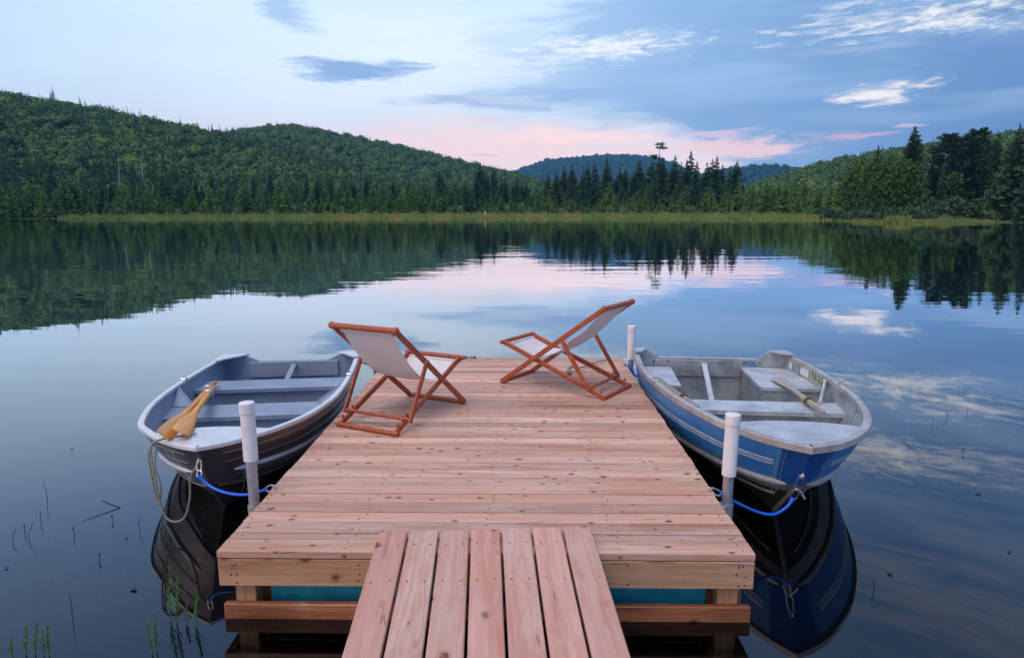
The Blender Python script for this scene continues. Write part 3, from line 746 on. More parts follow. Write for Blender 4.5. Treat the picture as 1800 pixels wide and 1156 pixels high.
# scattered dark spires on the hills, and the dense dark wood behind the shore row
def spires(k, a0, a1, r0, r1, n, h, seed):
    rg = random.Random(seed); out = []
    while len(out) < n:
        a = rg.uniform(a0, a1); r = rg.uniform(r0, r1)
        if k is not None and hill_z(k, a, r) < 3: continue
        x, y, z = at(a, r); s_ = h * rg.uniform(.7, 1.2); out.append((x, y, z, s_, 1.0))
    return out
sp_ = spires(0, -60, -15, 240, 480, 750, 9, 11) + spires(1, -24, 2, 360, 800, 1100, 10, 12) + spires(4, 20, 60, 260, 570, 600, 9, 13) + [(*at(a, 470 if a < -21 else 790), h_, 1.0) for a, h_ in
      [(-33.5, 13), (-32.0, 11), (-25.8, 10), (-24.7, 11), (-23.9, 8), (-14.2, 11), (-10.1, 10), (-31.6, 8), (-8.0, 10)]]
mass('hillside_spruces', SP, sp_, M_['firwood'], 'dark spruce spires scattered through the hillside forest', 'forest')
bk = []
rg = random.Random(21)
for i in range(1500):
    a = rg.uniform(-62, 62); r = treeline(a) + rg.uniform(8 if a < 26 else 22, 75 if a < 22 else 60); x, y, z = at(a, r)
    top = interp(a, [(-38, 11.5), (-20, 10), (-5, 11), (0, 10), (8, 10.5), (14, 10.5), (18, 8.5), (26, 9.5), (30, 11), (38, 12)]); bk.append((x, y, z, top * rg.uniform(.65, 1.08) * r / 240, 1.0))
mass('shore_forest', [spire(200 + i, 90) for i in range(4)], bk, M_['firwood'], 'dense dark conifer wood filling in behind the shore trees', 'forest')
ul = []
for i in range(1700):
    a = rg.uniform(-62, 62); r = treeline(a) + rg.uniform(2, 60); x, y, z = at(a, r); s_ = rg.uniform(1.1, 2.4); ul.append((x, y, z + s_ * .3, s_, rg.uniform(.9, 1.7)))
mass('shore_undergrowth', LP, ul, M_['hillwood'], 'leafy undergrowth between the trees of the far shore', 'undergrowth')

# ---- marsh grass and lily pads
def blades(name, n, fn, mt, label, cat, w=.12, seed=1):
    rg = random.Random(seed); V = []; Rn = []; T = []
    for i in range(n):
        a, r, h, t = fn(rg); x, y, z = at(a, r)
        an = rg.random() * 6.28; dx, dy = math.cos(an) * w, math.sin(an) * w; lx, ly = rg.uniform(-.3, .3) * h, rg.uniform(-.3, .3) * h
        V += [(x - dx, y - dy, z), (x + dx, y + dy, z), (x + dx * .5 + lx * .6, y + dy * .5 + ly * .6, z + h * .7), (x + lx, y + ly, z + h)]
        c = rg.random(); Rn += [c] * 4; T += [t] * 4
    me = bpy.data.meshes.new(name); me.from_pydata(V, [], [(4 * i, 4 * i + 1, 4 * i + 2, 4 * i + 3) for i in range(n)]); me.update()
    me.attributes.new('rnd', 'FLOAT', 'POINT').data.foreach_set('value', Rn); me.attributes.new('tint', 'FLOAT', 'POINT').data.foreach_set('value', T)
    me.materials.append(mt); ob = bpy.data.objects.new(name, me); C_.objects.link(ob); return tag(ob, label, cat, kind='stuff')
def marsh(rg):
    a = rg.uniform(-34, 46)
    u = rg.random() ** 1.3; s0, s1 = shore(a), treeline(a)
    r = s0 - .6 + u * max(s1 - s0, 3)
    pt = .5 + .3 * math.sin(a * 1.7) + .25 * math.sin(a * 4.1 + 2) * math.sin(r * .2)
    t = min(.999, max(0, pt * .75 + rg.uniform(-.2, .2) + (.18 if -17 < a < 5 else -.12) + (.12 * u)))
    return a, r, rg.uniform(.5, 1.05) * (.55 + 1.15 * u * u) * (.75 + .35 * math.sin(a * 2.3 + r * .12) ** 2), t
blades('marsh_grass', 60000, marsh, M_['grass'], 'yellow green marsh grass along the far shore', 'grass', .10, 4)
def pointgrass(rg):
    a = rg.uniform(25.6, 31.5); return a, shore(a) - .8 + rg.random() * 2.5, rg.uniform(.5, 1.5) * (1.0 if 27.6 < a < 29.2 else .55), rg.uniform(.1, .6)
blades('point_reeds', 1800, pointgrass, M_['grass'], 'reeds standing at the water in front of the bushy point', 'reeds', .06, 6)
g = MB(); rg = random.Random(9)
for i in range(5200):
    z_ = rg.random()
    if z_ < .55: a = rg.uniform(-30, 22); r = shore(a) - rg.uniform(.5, 6) * (.4 + .6 * math.sin(a * .9 + 1) ** 2)
    else: a = rg.uniform(30.8, 39); r = shore(a) - rg.uniform(1, 9)
    x, y = r * math.sin(R(a)), r * math.cos(R(a)); s_ = rg.uniform(.10, .26); an = rg.random() * 6
    g.cur = rg.random()
    g.add([(x + s_ * math.cos(an + j * 1.047), y + s_ * math.sin(an + j * 1.047), .012) for j in range(6)], [tuple(range(6))])
M_['lily'] = plain('lily_pad', (.40, .46, .40), .3, 0, .3, 2, .9)
tag(g.build('lily_pads', M_['lily'], smooth=False), 'pale lily pads floating along the marsh edge', 'lily pads', kind='stuff')

# ------------------------------------------------------------------ dock
rg = random.Random(12)
DX0, DX1, DY0, DY1, DZ = -1.397, 1.076, 2.905, 7.165, .345
dock = empty('floating_dock', ((DX0 + DX1) / 2, DY0, 0), 0, 'square wooden floating dock of pinkish planks with two deckchairs on it', 'dock')
ox = -(DX0 + DX1) / 2
def dk(mb, name, m, parent=dock, **k):
    mb.v = [(x + ox, y - DY0, z) for x, y, z in mb.v]; return mb.build(name, m, parent, **k)
g = MB(); y = DY0; i = 0; lines = []
while y < DY1 - .05:
    w = .125 if i == 0 else .068 if i == 1 else .1185
    g.cur = rg.random()
    e0, e1 = (0, 0) if i < 2 else (rg.uniform(-.004, .004), rg.uniform(-.004, .004))
    g.box(((DX0 + e0 + DX1 + e1) / 2, y + (w - .0075) / 2, DZ - .018 + rg.uniform(-.0012, .0012)), (DX1 + e1 - DX0 - e0, w - .0075 - rg.uniform(0, .002), .036), None, .0028)
    lines.append(y + w / 2); y += w; i += 1
dk(g, 'deck_boards', M_['deck'], angle=20)
g = MB(); js = [-1.355, -.80, -.16, .46, 1.03]
for k_, yy in enumerate(lines):
    for x in js:
        for sgn in ((-1, 1) if k_ != 1 else (0,)):
            if rg.random() < .93:
                px, py = x + rg.uniform(-.02, .02), yy + sgn * rg.uniform(.022, .034)
                g.tube([(px, py, DZ - .004), (px, py, DZ + .0011)], .0042, 6)
dk(g, 'deck_screws', M_['nail'])
g = MB(); g.cur = .31; g.box(((DX0 + DX1) / 2, DY0 + .019, .2385), (DX1 - DX0 - .004, .038, .133), None, .003)
dk(g, 'front_fascia', M_['fascia'])
g = MB()
for x in (-1.33, -1.31, 1.0, 1.03, -.74, .50):
    for z_ in (.195, .235, .28):
        if rg.random() < .85: px, pz = x + rg.uniform(-.008, .008), z_ + rg.uniform(-.008, .008); g.tube([(px, DY0 + .004, pz), (px, DY0 - .0015, pz)], .0046, 6)
dk(g, 'fascia_screws', M_['nail'])
for x in (DX0 + .019, DX1 - .019):
    g = MB(); g.cur = rg.random(); g.v = []
    g.box((x, (DY0 + DY1) / 2 + .02, .2385), (.036, DY1 - DY0 - .05, .133), None, .003); dk(g, 'side_fascia', M_['ramp'])
g = MB(); g.cur = .8; g.box(((DX0 + DX1) / 2, DY1 - .022, .2385), (DX1 - DX0 - .08, .036, .133), None, .003); dk(g, 'rear_fascia', M_['fascia'])
g = MB()
for x in js: g.cur = rg.random(); g.box((x * .93, (DY0 + DY1) / 2, .238), (.036, DY1 - DY0 - .09, .13))
dk(g, 'joists', M_['fascia'])
for x in (-1.292, .972):
    for y in (DY0 + .085, DY1 - .12):
        g = MB(); g.cur = rg.random(); g.box((x, y, -.08), (.095, .085, .503), None, .003); dk(g, 'post', M_['post'])
for k_, y in enumerate((DY0 + .010, DY0 + .150, DY1 - .15)):
    g = MB(); g.cur = .2 + .1 * k_; g.box(((DX0 + DX1) / 2 + .004, y + .016, .03), (DX1 - DX0 - .012, .032, .088), None, .004); dk(g, 'lower_beam', M_['beam'])
for x in (DX0 + .05, DX1 - .04):
    g = MB(); g.cur = rg.random()
    yy0 = DY0 + .19; g.box((x, (yy0 + DY1 - .2) / 2, .03), (.036, DY1 - .2 - yy0, .086), None, .004); dk(g, 'side_runner', M_['beam'])
g = MB(); g.box((-.155, 4.95, .02), (2.115, 3.82, .295), None, .012); dk(g, 'float_box', M_['teal'])
g = MB()
for x in (-1.34, 1.02):   # screw eyes for the snubbers
    sx = -1 if x < 0 else 1; ex = DX0 + .035 if x < 0 else DX1 - .035
    for y in (3.60, 6.75):
        g.torus((ex + sx * .012, y, DZ + .016), .013, .0032, (0, 1, 0), 12, 6); g.tube([(ex, y, DZ - .002), (ex, y, DZ + .006)], .004, 6)
dk(g, 'screw_eyes', M_['steel'])

# ------------------------------------------------------------------ walkway
wk = empty('walkway', (-.164, 3.06, .383), R(3.0), 'narrow gangway of seven long planks leading onto the dock', 'walkway')
wk.rotation_euler = (R(2.4), 0, R(3.0))
L_ = 4.6
for nm in ('b',):
    g = MB()
    for i in range(7):
        g.cur = [.12, .55, .33, .78, .47, .93, .22][i]
        e = [.0, .004, -.003, .006, .010, .012, .016][i]
        g.box((-.4395 + i * .1465, -L_ / 2 + e, -.018 + rg.uniform(-.001, .001)), (.1345, L_, .036), None, .004)
    g.build('walkway_boards', M_['ramp'], wk, angle=20)
g = MB()
for yy in (-.13, -.42, -.95, -1.5, -2.1, -2.7, -3.3, -3.9, -4.5):
    for i in range(7):
        for s_ in (-1, 1):
            px, py = -.4395 + i * .1465 + s_ * (.038 + rg.uniform(-.004, .004)), yy + rg.uniform(-.008, .008)
            g.tube([(px, py, -.004), (px, py, .0012)], .0040, 6)
g.build('walkway_screws', M_['nail'], wk)
for x in (-.44, 0, .44):
    g = MB(); g.cur = rg.random(); g.box((x, -L_ / 2 - .16, -.107), (.038, L_ - .10, .14), None, .003); g.build('stringer', M_['ramp'], wk)
g = MB()
for yy in (-.9, -2.4, -4.0): g.cur = rg.random(); g.box((0, yy, -.2), (1.0, .09, .04), None, .003)
g.build('cross_ties', M_['fascia'], wk)

# ------------------------------------------------------------------ mooring posts
def mooring(x, y, top, bot, tilt, label, rr=.0385):
    e = empty('mooring_post', (x, y, 0), 0, label, 'mooring post', 'mooring posts along the dock')
    e.rotation_euler = (R(tilt[0]), R(tilt[1]), 0)
    g = MB(); g.tube([(0, 0, -1.2), (0, 0, bot + .05)], .0285, 20); g.build('pipe', M_['galv'], e)
    g = MB(); g.tube([(0, 0, bot), (0, 0, bot + .002), (0, 0, top - .062), (0, 0, top - .060)], [rr - .002, rr, rr, rr], 28); s_ = g.build('plastic_sleeve', M_['pvc'], e)
    g = MB(); g.tube([(0, 0, top - .0585), (0, 0, top - .058), (0, 0, top - .005), (0, 0, top - .001), (0, 0, top)], [rr + .0022, rr + .003, rr + .003, rr, rr - .006], 28); g.build('cap', M_['pvc'], e)
    g = MB(); g.tube([(rr * .6, -rr * .75, top - .03), (rr * .66, -rr * .85, top - .03)], .0035, 6)
    g.build('set_screw', M_['nail'], e)
    sgn = -1 if x < 0 else 1
    g = MB(); g.tube([(0, 0, .17), (0, 0, .29)], .036, 20)
    g.box((-sgn * .028, 0, .23), (.03, .075, .11), None, .003); g.build('bracket', M_['galv'], e)
    return e
mooring(-1.462, 3.53, .875, .548, (0, -.5), 'white capped mooring post in front of the grey boat, left side of the dock')
mooring(1.142, 3.58, .805, .455, (0, .9), 'white capped mooring post in front of the blue boat, near right side of the dock')
mooring(1.128, 6.82, .745, .40, (0, 0), 'white capped mooring post at the far right corner of the dock, behind the right deckchair', .040)
e = empty('mooring_post', (-1.462, 6.78, 0), 0, 'short grey mooring pipe at the far left corner of the dock', 'mooring post', 'mooring posts along the dock')
g = MB(); g.tube([(0, 0, -1.2), (0, 0, .40), (0, 0, .405)], [.0285, .0285, .024], 20); g.build('pipe', M_['galv'], e)
g = MB(); g.tube([(0, 0, .2), (0, 0, .33)], .036, 20); g.box((.028, 0, .265), (.03, .075, .12), None, .003); g.build('bracket', M_['galv'], e)

# ------------------------------------------------------------------ boats
def dense(tab, n=14):
    P = spline([(a, b_, 0) for a, b_ in tab], n)
    xs = [p.x for p in P]; ys = [p.y for p in P]
    return lambda x: float(np.interp(x, xs, ys))
class Hull:
    def __init__(s, profp, profm, L, S_, Zt, bulge=.02):
        s.pp = dense(profp); s.pm = dense(profm); s.L = L; s.S = S_; s.Z = [dense(z) for z in Zt]; s.bulge = bulge
    def P(s, t, v, side, off=0.0, dz=0.0):
        v = min(max(v, 0), 2); k = min(int(v), 1); f = v - k
        def row(k):
            L = s.L[k]; y = t * L; d = s.L[0] * (1 - t)
            w = (s.pp if side > 0 else s.pm)(d) * (s.S[k][0] + (s.S[k][1] - s.S[k][0]) * t ** 2)
            return Vector((w * side, y, s.Z[k](t)))
        p = row(k).lerp(row(k + 1), f)
        w = abs(p.x); w += s.bulge * math.sin(math.pi * f) * min(1, w * 3) * (1 if k == 0 else .7)
        if off: w = max(0.0, w + off)
        if off < 0: p.y = min(p.y, s.L[0] + 10)
        return Vector((w * side, p.y + (off * 1.2 * max(0, (t - .9) / .1)), p.z + dz))
    def hw(s, y, z, side, off=-.014):
        lo, hi = 0.0, 1.0
        def z_at(v):
            L = s.L[0] + (s.L[1] - s.L[0]) * v; t = min(y / L, 1); return s.P(max(t, 0), v, side), y / L
        for _ in range(22):
            m_ = (lo + hi) / 2; p, t = z_at(m_)
            if p.z > z: lo = m_
            else: hi = m_
        p, t = z_at((lo + hi) / 2)
        if z < s.P(min(max(y / s.L[1], 0), 1), 1, side).z: # below chine
            lo, hi = 1.0, 2.0
            for _ in range(20):
                m_ = (lo + hi) / 2; L = s.L[1] + (s.L[2] - s.L[1]) * (m_ - 1); p = s.P(min(max(y / L, 0), 1), m_, side)
                if p.z > z: lo = m_
                else: hi = m_
            return max(0.0, abs(p.x) + off)
        return 0.0 if t > 1 else max(0.0, abs(p.x) + off)
    def ts(s, n, a=0.0, b_=1.0): return [a + (b_ - a) * (1 - (1 - i / n) ** 1.7) for i in range(n + 1)]
    def shell(s, g, off, dz, v0=0.0, v1=2.0, t0=0.0, t1=1.0, n=46, nv=14, sides=(1, -1), lift=0.0):
        for side in sides:
            g.grid([[s.P(t, v0 + (v1 - v0) * j / nv, side, off, dz + lift * (v0 + (v1 - v0) * j / nv) / 2) for j in range(nv + 1)] for t in s.ts(n, t0, t1)])
    def block(s, g, y0, y1, z0, z1, x0=None, x1=None, ny=6, nz=3, off=-.016):
        """solid that follows the inside of the hull between y0..y1, z0..z1; x limits optional (signed)"""
        ys = [y0 + (y1 - y0) * i / ny for i in range(ny + 1)]; zs = [z0 + (z1 - z0) * j / nz for j in range(nz + 1)]
        def xr(y, z):
            a = -s.hw(y, z, -1, off); b_ = s.hw(y, z, 1, off)
            if x0 is not None: a = min(max(a, x0), b_)
            if x1 is not None: b_ = max(min(b_, x1), a)
            return a, b_
        A = [[Vector((xr(y, z)[0], y, z)) for z in zs] for y in ys]; B = [[Vector((xr(y, z)[1], y, z)) for z in zs] for y in ys]
        g.grid(A); g.grid(B); g.grid([[A[i][nz], B[i][nz]] for i in range(ny + 1)]); g.grid([[A[i][0], B[i][0]] for i in range(ny + 1)])
        g.grid([A[0], B[0]]); g.grid([A[ny], B[ny]])
    def strip(s, g, v0, v1, t0, t1, side, off, n=30):
        g.grid([[s.P(t, v0, side, off), s.P(t, v1, side, off)] for t in s.ts(n, t0, t1)])
    def rail(s, g, wo, wi, zb, zt, n=60):
        pts = [s.P(t, 0, 1) for t in s.ts(n)] + [s.P(t, 0, -1) for t in s.ts(n)][::-1][1:]
        k = len(pts); O = []; I = []
        for i, p in enumerate(pts):
            a = pts[max(i - 1, 0)]; c = pts[min(i + 1, k - 1)]; t = (c - a); t.z = 0; t.normalize(); nrm = Vector((t.y, -t.x, 0))
            if nrm.y < 0 and abs(i - k // 2) < 6: nrm = -nrm
            if abs(i - k // 2) >= 6 and nrm.x * p.x < 0: nrm = -nrm
            mi = 1.0
            if i == k // 2: mi = 1.35
            O.append(p + nrm * wo * mi); I.append(p - nrm * wi * mi)
        z0 = Vector((0, 0, zb)); z1 = Vector((0, 0, zt)); c_ = Vector((0, 0, .004))
        G = [[I[i] + z0, O[i] + z0, O[i] + z1 - c_, O[i].lerp(I[i], .12) + z1, I[i].lerp(O[i], .12) + z1, I[i] + z1 - c_, I[i] + z0] for i in range(k)]
        g.grid(G); g.add(G[0][:6], [tuple(range(6))]); g.add(G[-1][:6], [tuple(range(6))])

def plate(g, poly, y0, y1):
    """polygon in x,z extruded in y"""
    n = len(poly); V = [(x, y0, z) for x, z in poly] + [(x, y1, z) for x, z in poly]
    g.add(V, [tuple(range(n)), tuple(range(n, 2 * n))] + [(i, (i + 1) % n, n + (i + 1) % n, n + i) for i in range(n)])
def slab(g, poly, z0, z1):
    n = len(poly); V = [(x, y, z0) for x, y in poly] + [(x, y, z1) for x, y in poly]
    g.add(V, [tuple(range(n)), tuple(range(n, 2 * n))] + [(i, (i + 1) % n, n + (i + 1) % n, n + i) for i in range(n)])
def transom_poly(H, top):
    right = [H.P(0, v / 6, 1) for v in range(0, 13)]; left = [H.P(0, v / 6, -1) for v in range(0, 13)][::-1]
    return [(p.x, p.z) for p in right] + [(p.x, p.z) for p in left[1:]] + [(x, z) for x, z in top]
def bow_deck(H, g, y0, z0, z1, curve=0.0, off=-.01, n=10):
    """triangular foredeck plate, rear edge at y0"""
    L = H.L[0] - .02; rows = []
    for i in range(n + 1):
        f = i / n
        y = y0 + (L - y0) * f; za = z0 + (z1 - z0) * f
        t = min(1, y / H.L[0]); wp = abs(H.P(t, 0, 1).x) + off; wm = abs(H.P(t, 0, -1).x) + off
        rows.append([Vector((-max(wm, 0) + (max(wm, 0) + max(wp, 0)) * j / 8, y - (curve * (1 - (2 * j / 8 - 1) ** 2) if i == 0 else 0), za + .012 * (1 - (2 * j / 8 - 1) ** 2))) for j in range(9)])
    g.grid(rows)
    g.grid([rows[0], [p - Vector((0, 0, .025)) for p in rows[0]]])

# ---- grey boat (left)
H = Hull([(0, 0), (.10, .13), (.30, .31), (.5, .455), (.76, .60), (1.34, .735), (2.0, .765), (2.7, .72), (3.0, .675)],
         [(0, 0), (.10, .12), (.30, .245), (.5, .36), (.76, .47), (1.05, .545), (1.4, .605), (1.9, .635), (2.5, .64), (3.0, .63)],
         [3.0, 2.80, 2.48], [(1, 1), (.86, .66), (0, 0)],
         [[(0, .45), (.3, .445), (.6, .462), (.85, .50), (1, .545)], [(0, .03), (.4, .05), (.7, .10), (.9, .175), (1, .24)], [(0, -.10), (.6, -.12), (.9, -.115), (1, -.09)]])
bt = empty('rowing_boat', (-2.27, 6.68, 0), -3.0010266, 'grey painted metal rowing boat moored on the left side of the dock', 'boat')
def pb(g, name, m, parent=bt, **k): return g.build(name, m, parent, **k)
g = MB(); H.shell(g, 0, 0); hull_o = pb(g, 'hull', M_['hull_alu'])
g = MB(); H.shell(g, -.012, .006, 0.02, 2.0, 0, .995, lift=.02); pb(g, 'inner_lining', M_['grey_in'], hull_o)
g = MB(); H.shell(g, .0015, 0, .97, 2.0, 0, 1.0, nv=8); pb(g, 'bottom', M_['bottom'], hull_o)  # added shell, shade under the chine put into its colour
g = MB(); H.rail(g, .014, .026, -.010, .014); pb(g, 'gunwale', M_['rail_alu'], hull_o)
top = [(-.60, .475), (-.50, .476), (-.46, .462), (-.33, .405), (.33, .405), (.46, .462), (.50, .476), (.62, .475)]
g = MB(); plate(g, transom_poly(H, top), -.03, -.002); pb(g, 'transom', M_['grey_in'])
g = MB(); g.box((0, .012, .325), (.86, .026, .155), None, .004); pb(g, 'motor_board', M_['grey_in'])
g = MB(); g.bar((0, .03, .37), (0, .47, .30), .05, .02, (1, 0, 0), .004); g.bar((0, .028, .34), (0, .028, .41), .04, .012, (1, 0, 0)); pb(g, 'transom_brace', M_['grey_in'])
for sx, w in ((1, .675), (-1, .63)):
    g = MB(); slab(g, [(sx * .43, -.03), (sx * (w + .012), -.03), (sx * (w + .03), .20), (sx * (w - .03), .22), (sx * .50, .05)], .468, .482); pb(g, 'corner_cap', M_['rail_alu'])
for y0, y1 in ((.46, .80), (1.29, 1.645)):
    g = MB(); H.block(g, y0, y1, .298, .33); sb = pb(g, 'bench', M_['grey_in'])
    g = MB(); H.block(g, y0 + .02, y1 - .035, .00, .297, nz=6); pb(g, 'bench_box', M_['grey_in'], sb)
    g = MB()
    for k_ in range(26):
        x = -.56 + 1.14 * k_ / 25; g.ball((x, y1 - .033, .275), .0035, 5, 3)
    pb(g, 'rivets', M_['rail_alu'], sb)
g = MB(); bow_deck(H, g, 2.56, .508, .545, .06); pb(g, 'bow_deck', M_['rail_alu'])
g = MB(); H.block(g, 2.50, 2.56, .05, .50); pb(g, 'bow_bulkhead', M_['grey_in'])
for side in (1, -1):
    g = MB(); w = H.hw(1.12, .44, side)
    a = Vector((side * (w - .01), 1.10, .435)); c = Vector((side * (w - .20), 1.33, .335)); d_ = Vector((side * (w - .03), 1.30, .335))
    g.add([a, c, d_, a + Vector((0, .02, .0)), c + Vector((0, .02, 0)), d_ + Vector((0, .02, 0))], [(0, 1, 2), (3, 4, 5), (0, 1, 4, 3), (1, 2, 5, 4), (2, 0, 3, 5)])
    g.bar(a, c, .022, .012, (0, 0, 1), .002); pb(g, 'side_knee', M_['grey_in'])
    g = MB(); p = H.P(.30, 0, side)
    g.box(p + Vector((-side * .004, 0, .018)), (.05, .05, .022), None, .004); g.tube([p + Vector((0, 0, .02)), p + Vector((0, 0, .045))], .010, 10); pb(g, 'oarlock_socket', M_['steel'])
    # pressed strakes, seams and rivets on the outside
    g = MB(); T = H.ts(40, .10, .955 if side < 0 else .965)
    g.tube([H.P(t, .66, side, .001) for t in T], [.002 + .016 * min(1, 5 * i / 40, 7 * (40 - i) / 40) for i in range(41)], 8); pb(g, 'spray_rail', M_['rail_alu'], hull_o)
    for v in (.20, .42):
        g = MB(); g.tube([H.P(t, v, side, .0005) for t in H.ts(40, 0, .97)], .0035, 6); pb(g, 'pressed_seam', M_['hull_alu'], hull_o)
    g = MB(); g.tube([H.P(t, 1, side, .002) for t in H.ts(40, 0, .99)], .008, 6); pb(g, 'chine_strip', M_['hull_alu'], hull_o)
    g = MB()
    for k_ in range(60): g.ball(H.P(.1 + .86 * k_ / 60, .80, side, .002), .0036, 5, 3)
    for k_ in range(26):
        for tt in (.925, .90): g.ball(H.P(tt + .045 * 0, k_ / 16, side, .002), .0042, 5, 3)
    for k_ in range(22): g.ball(H.P(.05 + .9 * k_ / 22, .02, side, .016), .0045, 5, 3)
    pb(g, 'rivets', M_['rail_alu'], hull_o)
g = MB(); st_ = [H.P(1, v / 8, 1) for v in range(17)] + [H.P(t, 2, 1) for t in (.9, .7, .4, .0)]
g.tube([p + Vector((0, .004, 0)) for p in st_], .012, 8); pb(g, 'keel_strip', M_['hull_alu'], hull_o)
E_L = H.P(1, .27, 1); g = MB(); g.torus(E_L + Vector((0, .026, 0)), .018, .005, (1, 0, 0), 14, 7); g.tube([E_L + Vector((0, -.02, 0)), E_L + Vector((0, .012, 0))], .010, 8); pb(g, 'bow_eye', M_['steel'])
ML = Matrix.Translation(bt.location) @ Matrix.Rotation(-3.0010266, 4, 'Z'); EL = ML @ (E_L + Vector((0, .03, -.005)))

# ---- blue boat (right); local +x is the dock side
H2 = Hull([(0, 0), (.10, .10), (.23, .19), (.48, .305), (.62, .37), (1.23, .53), (1.75, .625), (2.3, .69), (2.75, .70), (3.06, .69)],
          [(0, 0), (.07, .12), (.18, .245), (.46, .455), (.84, .63), (1.33, .765), (1.83, .825), (2.4, .84), (2.8, .80), (3.06, .755)],
          [3.06, 2.84, 2.38], [(1, 1), (.88, .70), (0, 0)],
          [[(0, .50), (.3, .505), (.6, .535), (.85, .58), (1, .62)], [(0, .06), (.4, .10), (.7, .17), (.9, .245), (1, .30)], [(0, -.10), (.6, -.12), (.9, -.11), (1, -.08)]], .024)
b2 = empty('rowing_boat', (1.84, 6.60, 0), -3.228061, 'blue metal rowing boat with white stripes and worn bare interior, right of the dock', 'boat')
def pc(g, name, m, parent=b2, **k): return g.build(name, m, parent, **k)
g = MB(); H2.shell(g, 0, 0); hull2 = pc(g, 'hull', M_['chine_grey'])
g = MB(); H2.shell(g, -.012, .006, 0.02, 2.0, 0, .995, lift=.02); pc(g, 'inner_lining', M_['old_in'], hull2)
g = MB(); H2.shell(g, .0028, 0, .02, .83, .0, 1.0, nv=8); pc(g, 'blue_side', M_['blue_paint'], hull2)
g = MB(); H2.shell(g, .0015, 0, 1.12, 2.0, 0, 1.0, nv=8); pc(g, 'bottom', M_['bottom'], hull2)  # added dark shell, painted shade below the spray rail
g = MB(); H2.rail(g, .020, .028, -.026, .014); pc(g, 'gunwale', M_['old_rail'], hull2)
for side in (1, -1):
    for v0, v1 in ((.405, .435), (.460, .474), (.50, .522)):
        g = MB(); H2.strip(g, v0, v1, .10, .955, side, .0052, 50); pc(g, 'stripe', M_['stripe'], hull2)
    g = MB(); H2.strip(g, .03, .93, .965, 1.0, side, .0062, 10); pc(g, 'stem_plate', M_['blue_plate'], hull2)
    g = MB(); g.tube([H2.P(t, .92, side, .004) for t in H2.ts(50, 0, .985)], [.022 * min(1, (50 - i) / 6 + .3) for i in range(51)], 10); pc(g, 'spray_rail', M_['chine_grey'], hull2)
    g = MB(); g.tube([H2.P(t, 1.25, side, .004) for t in H2.ts(50, 0, .97)], .010, 8); pc(g, 'chine_strip', M_['chine_grey'], hull2)
    g = MB()
    for k_ in range(24):
        for tt in (.962, .972): g.ball(H2.P(tt, .04 + k_ / 20, side, .007), .0036, 5, 3)
    for k_ in range(26): g.ball(H2.P(.04 + .93 * k_ / 26, 0.01, side, .021), .0045, 5, 3)
    pc(g, 'rivets', M_['chine_grey'], hull2)
    # inside ribs
    for y in (.95, 1.9, 2.25):
        g = MB(); P_ = []
        for j in range(9):
            z_ = .10 + .38 * j / 8; P_.append(Vector((side * H2.hw(y, z_, side, -.016), y, z_)))
        g.tube(P_, .009, 6, flat=1.0); pc(g, 'rib', M_['old_in'])
g = MB(); st_ = [H2.P(1, v / 8, 1) for v in range(17)] + [H2.P(t, 2, 1) for t in (.9, .7, .4, .0)]
g.tube([p + Vector((0, .003, 0)) for p in st_[:8]], .013, 8); pc(g, 'stem_bar', M_['blue_plate'], hull2)
g = MB(); g.tube([p + Vector((0, .003, 0)) for p in st_[7:]], .013, 8); pc(g, 'keel_strip', M_['chine_grey'], hull2)
top = [(-.715, .535), (-.60, .535), (-.565, .520), (-.525, .480), (-.45, .452), (.45, .452), (.525, .480), (.565, .520), (.60, .535), (.66, .535)]
g = MB(); plate(g, transom_poly(H2, top), -.03, -.002); pc(g, 'transom', M_['old_in'])
g = MB(); g.box((0, -.016, .455), (.94, .034, .012), None, .002)
pc(g, 'transom_lip', M_['old_rail'])
g = MB(); g.box((0, .008, .36), (1.02, .014, .165), None, .003); pc(g, 'motor_board', M_['old_in'])
g = MB(); g.bar((.03, .03, .40), (.03, .60, .10), .05, .03, (1, 0, 0), .004); g.box((.03, .02, .40), (.085, .012, .05)); pc(g, 'transom_brace', M_['old_seat'])
g = MB()
for x, z_ in ((-.5, .425), (-.36, .43), (.38, .43), (.52, .42)):
    g = MB(); g.tube([(x, .01, z_), (x, .020, z_)], .008, 8); pc(g, 'bolt', M_['nail'])
g = MB(); g.box((-.40, .0175, .432), (.13, .004, .014)); g.box((-.41, .0175, .405), (.15, .004, .012)); pc(g, 'blue_sticker', M_['bluestick'])
for sx, w in ((1, .69), (-1, .755)):
    g = MB(); slab(g, [(sx * .58, -.035), (sx * (w + .015), -.035), (sx * (w + .03), .14), (sx * (w - .03), .15), (sx * .60, .02)], .531, .545); pc(g, 'corner_cap', M_['old_seat'])
g = MB(); H2.block(g, 1.25, 1.545, .348, .38); sb = pc(g, 'bench', M_['old_seat'])
g = MB(); H2.block(g, 1.27, 1.515, .02, .347, nz=6); pc(g, 'bench_box', M_['old_in'], sb)
g = MB()
for k_ in range(14):
    x = -.62 + 1.2 * k_ / 13; g.ball((x, 1.545, .366), .004, 5, 3)
pc(g, 'rivets', M_['nail'], sb)
g = MB(); H2.block(g, .02, .81, .352, .38, x1=-.32, ny=8); sb = pc(g, 'corner_seat', M_['old_seat'])
g = MB(); H2.block(g, .03, .795, .02, .351, x1=-.335, ny=8, nz=6); pc(g, 'seat_box', M_['old_in'], sb)
g = MB(); H2.block(g, .08, .80, .362, .38, x0=.36, ny=8); pc(g, 'corner_seat', M_['old_seat'])
g = MB(); bow_deck(H2, g, 2.50, .575, .622, .05); pc(g, 'bow_deck', M_['old_seat'])
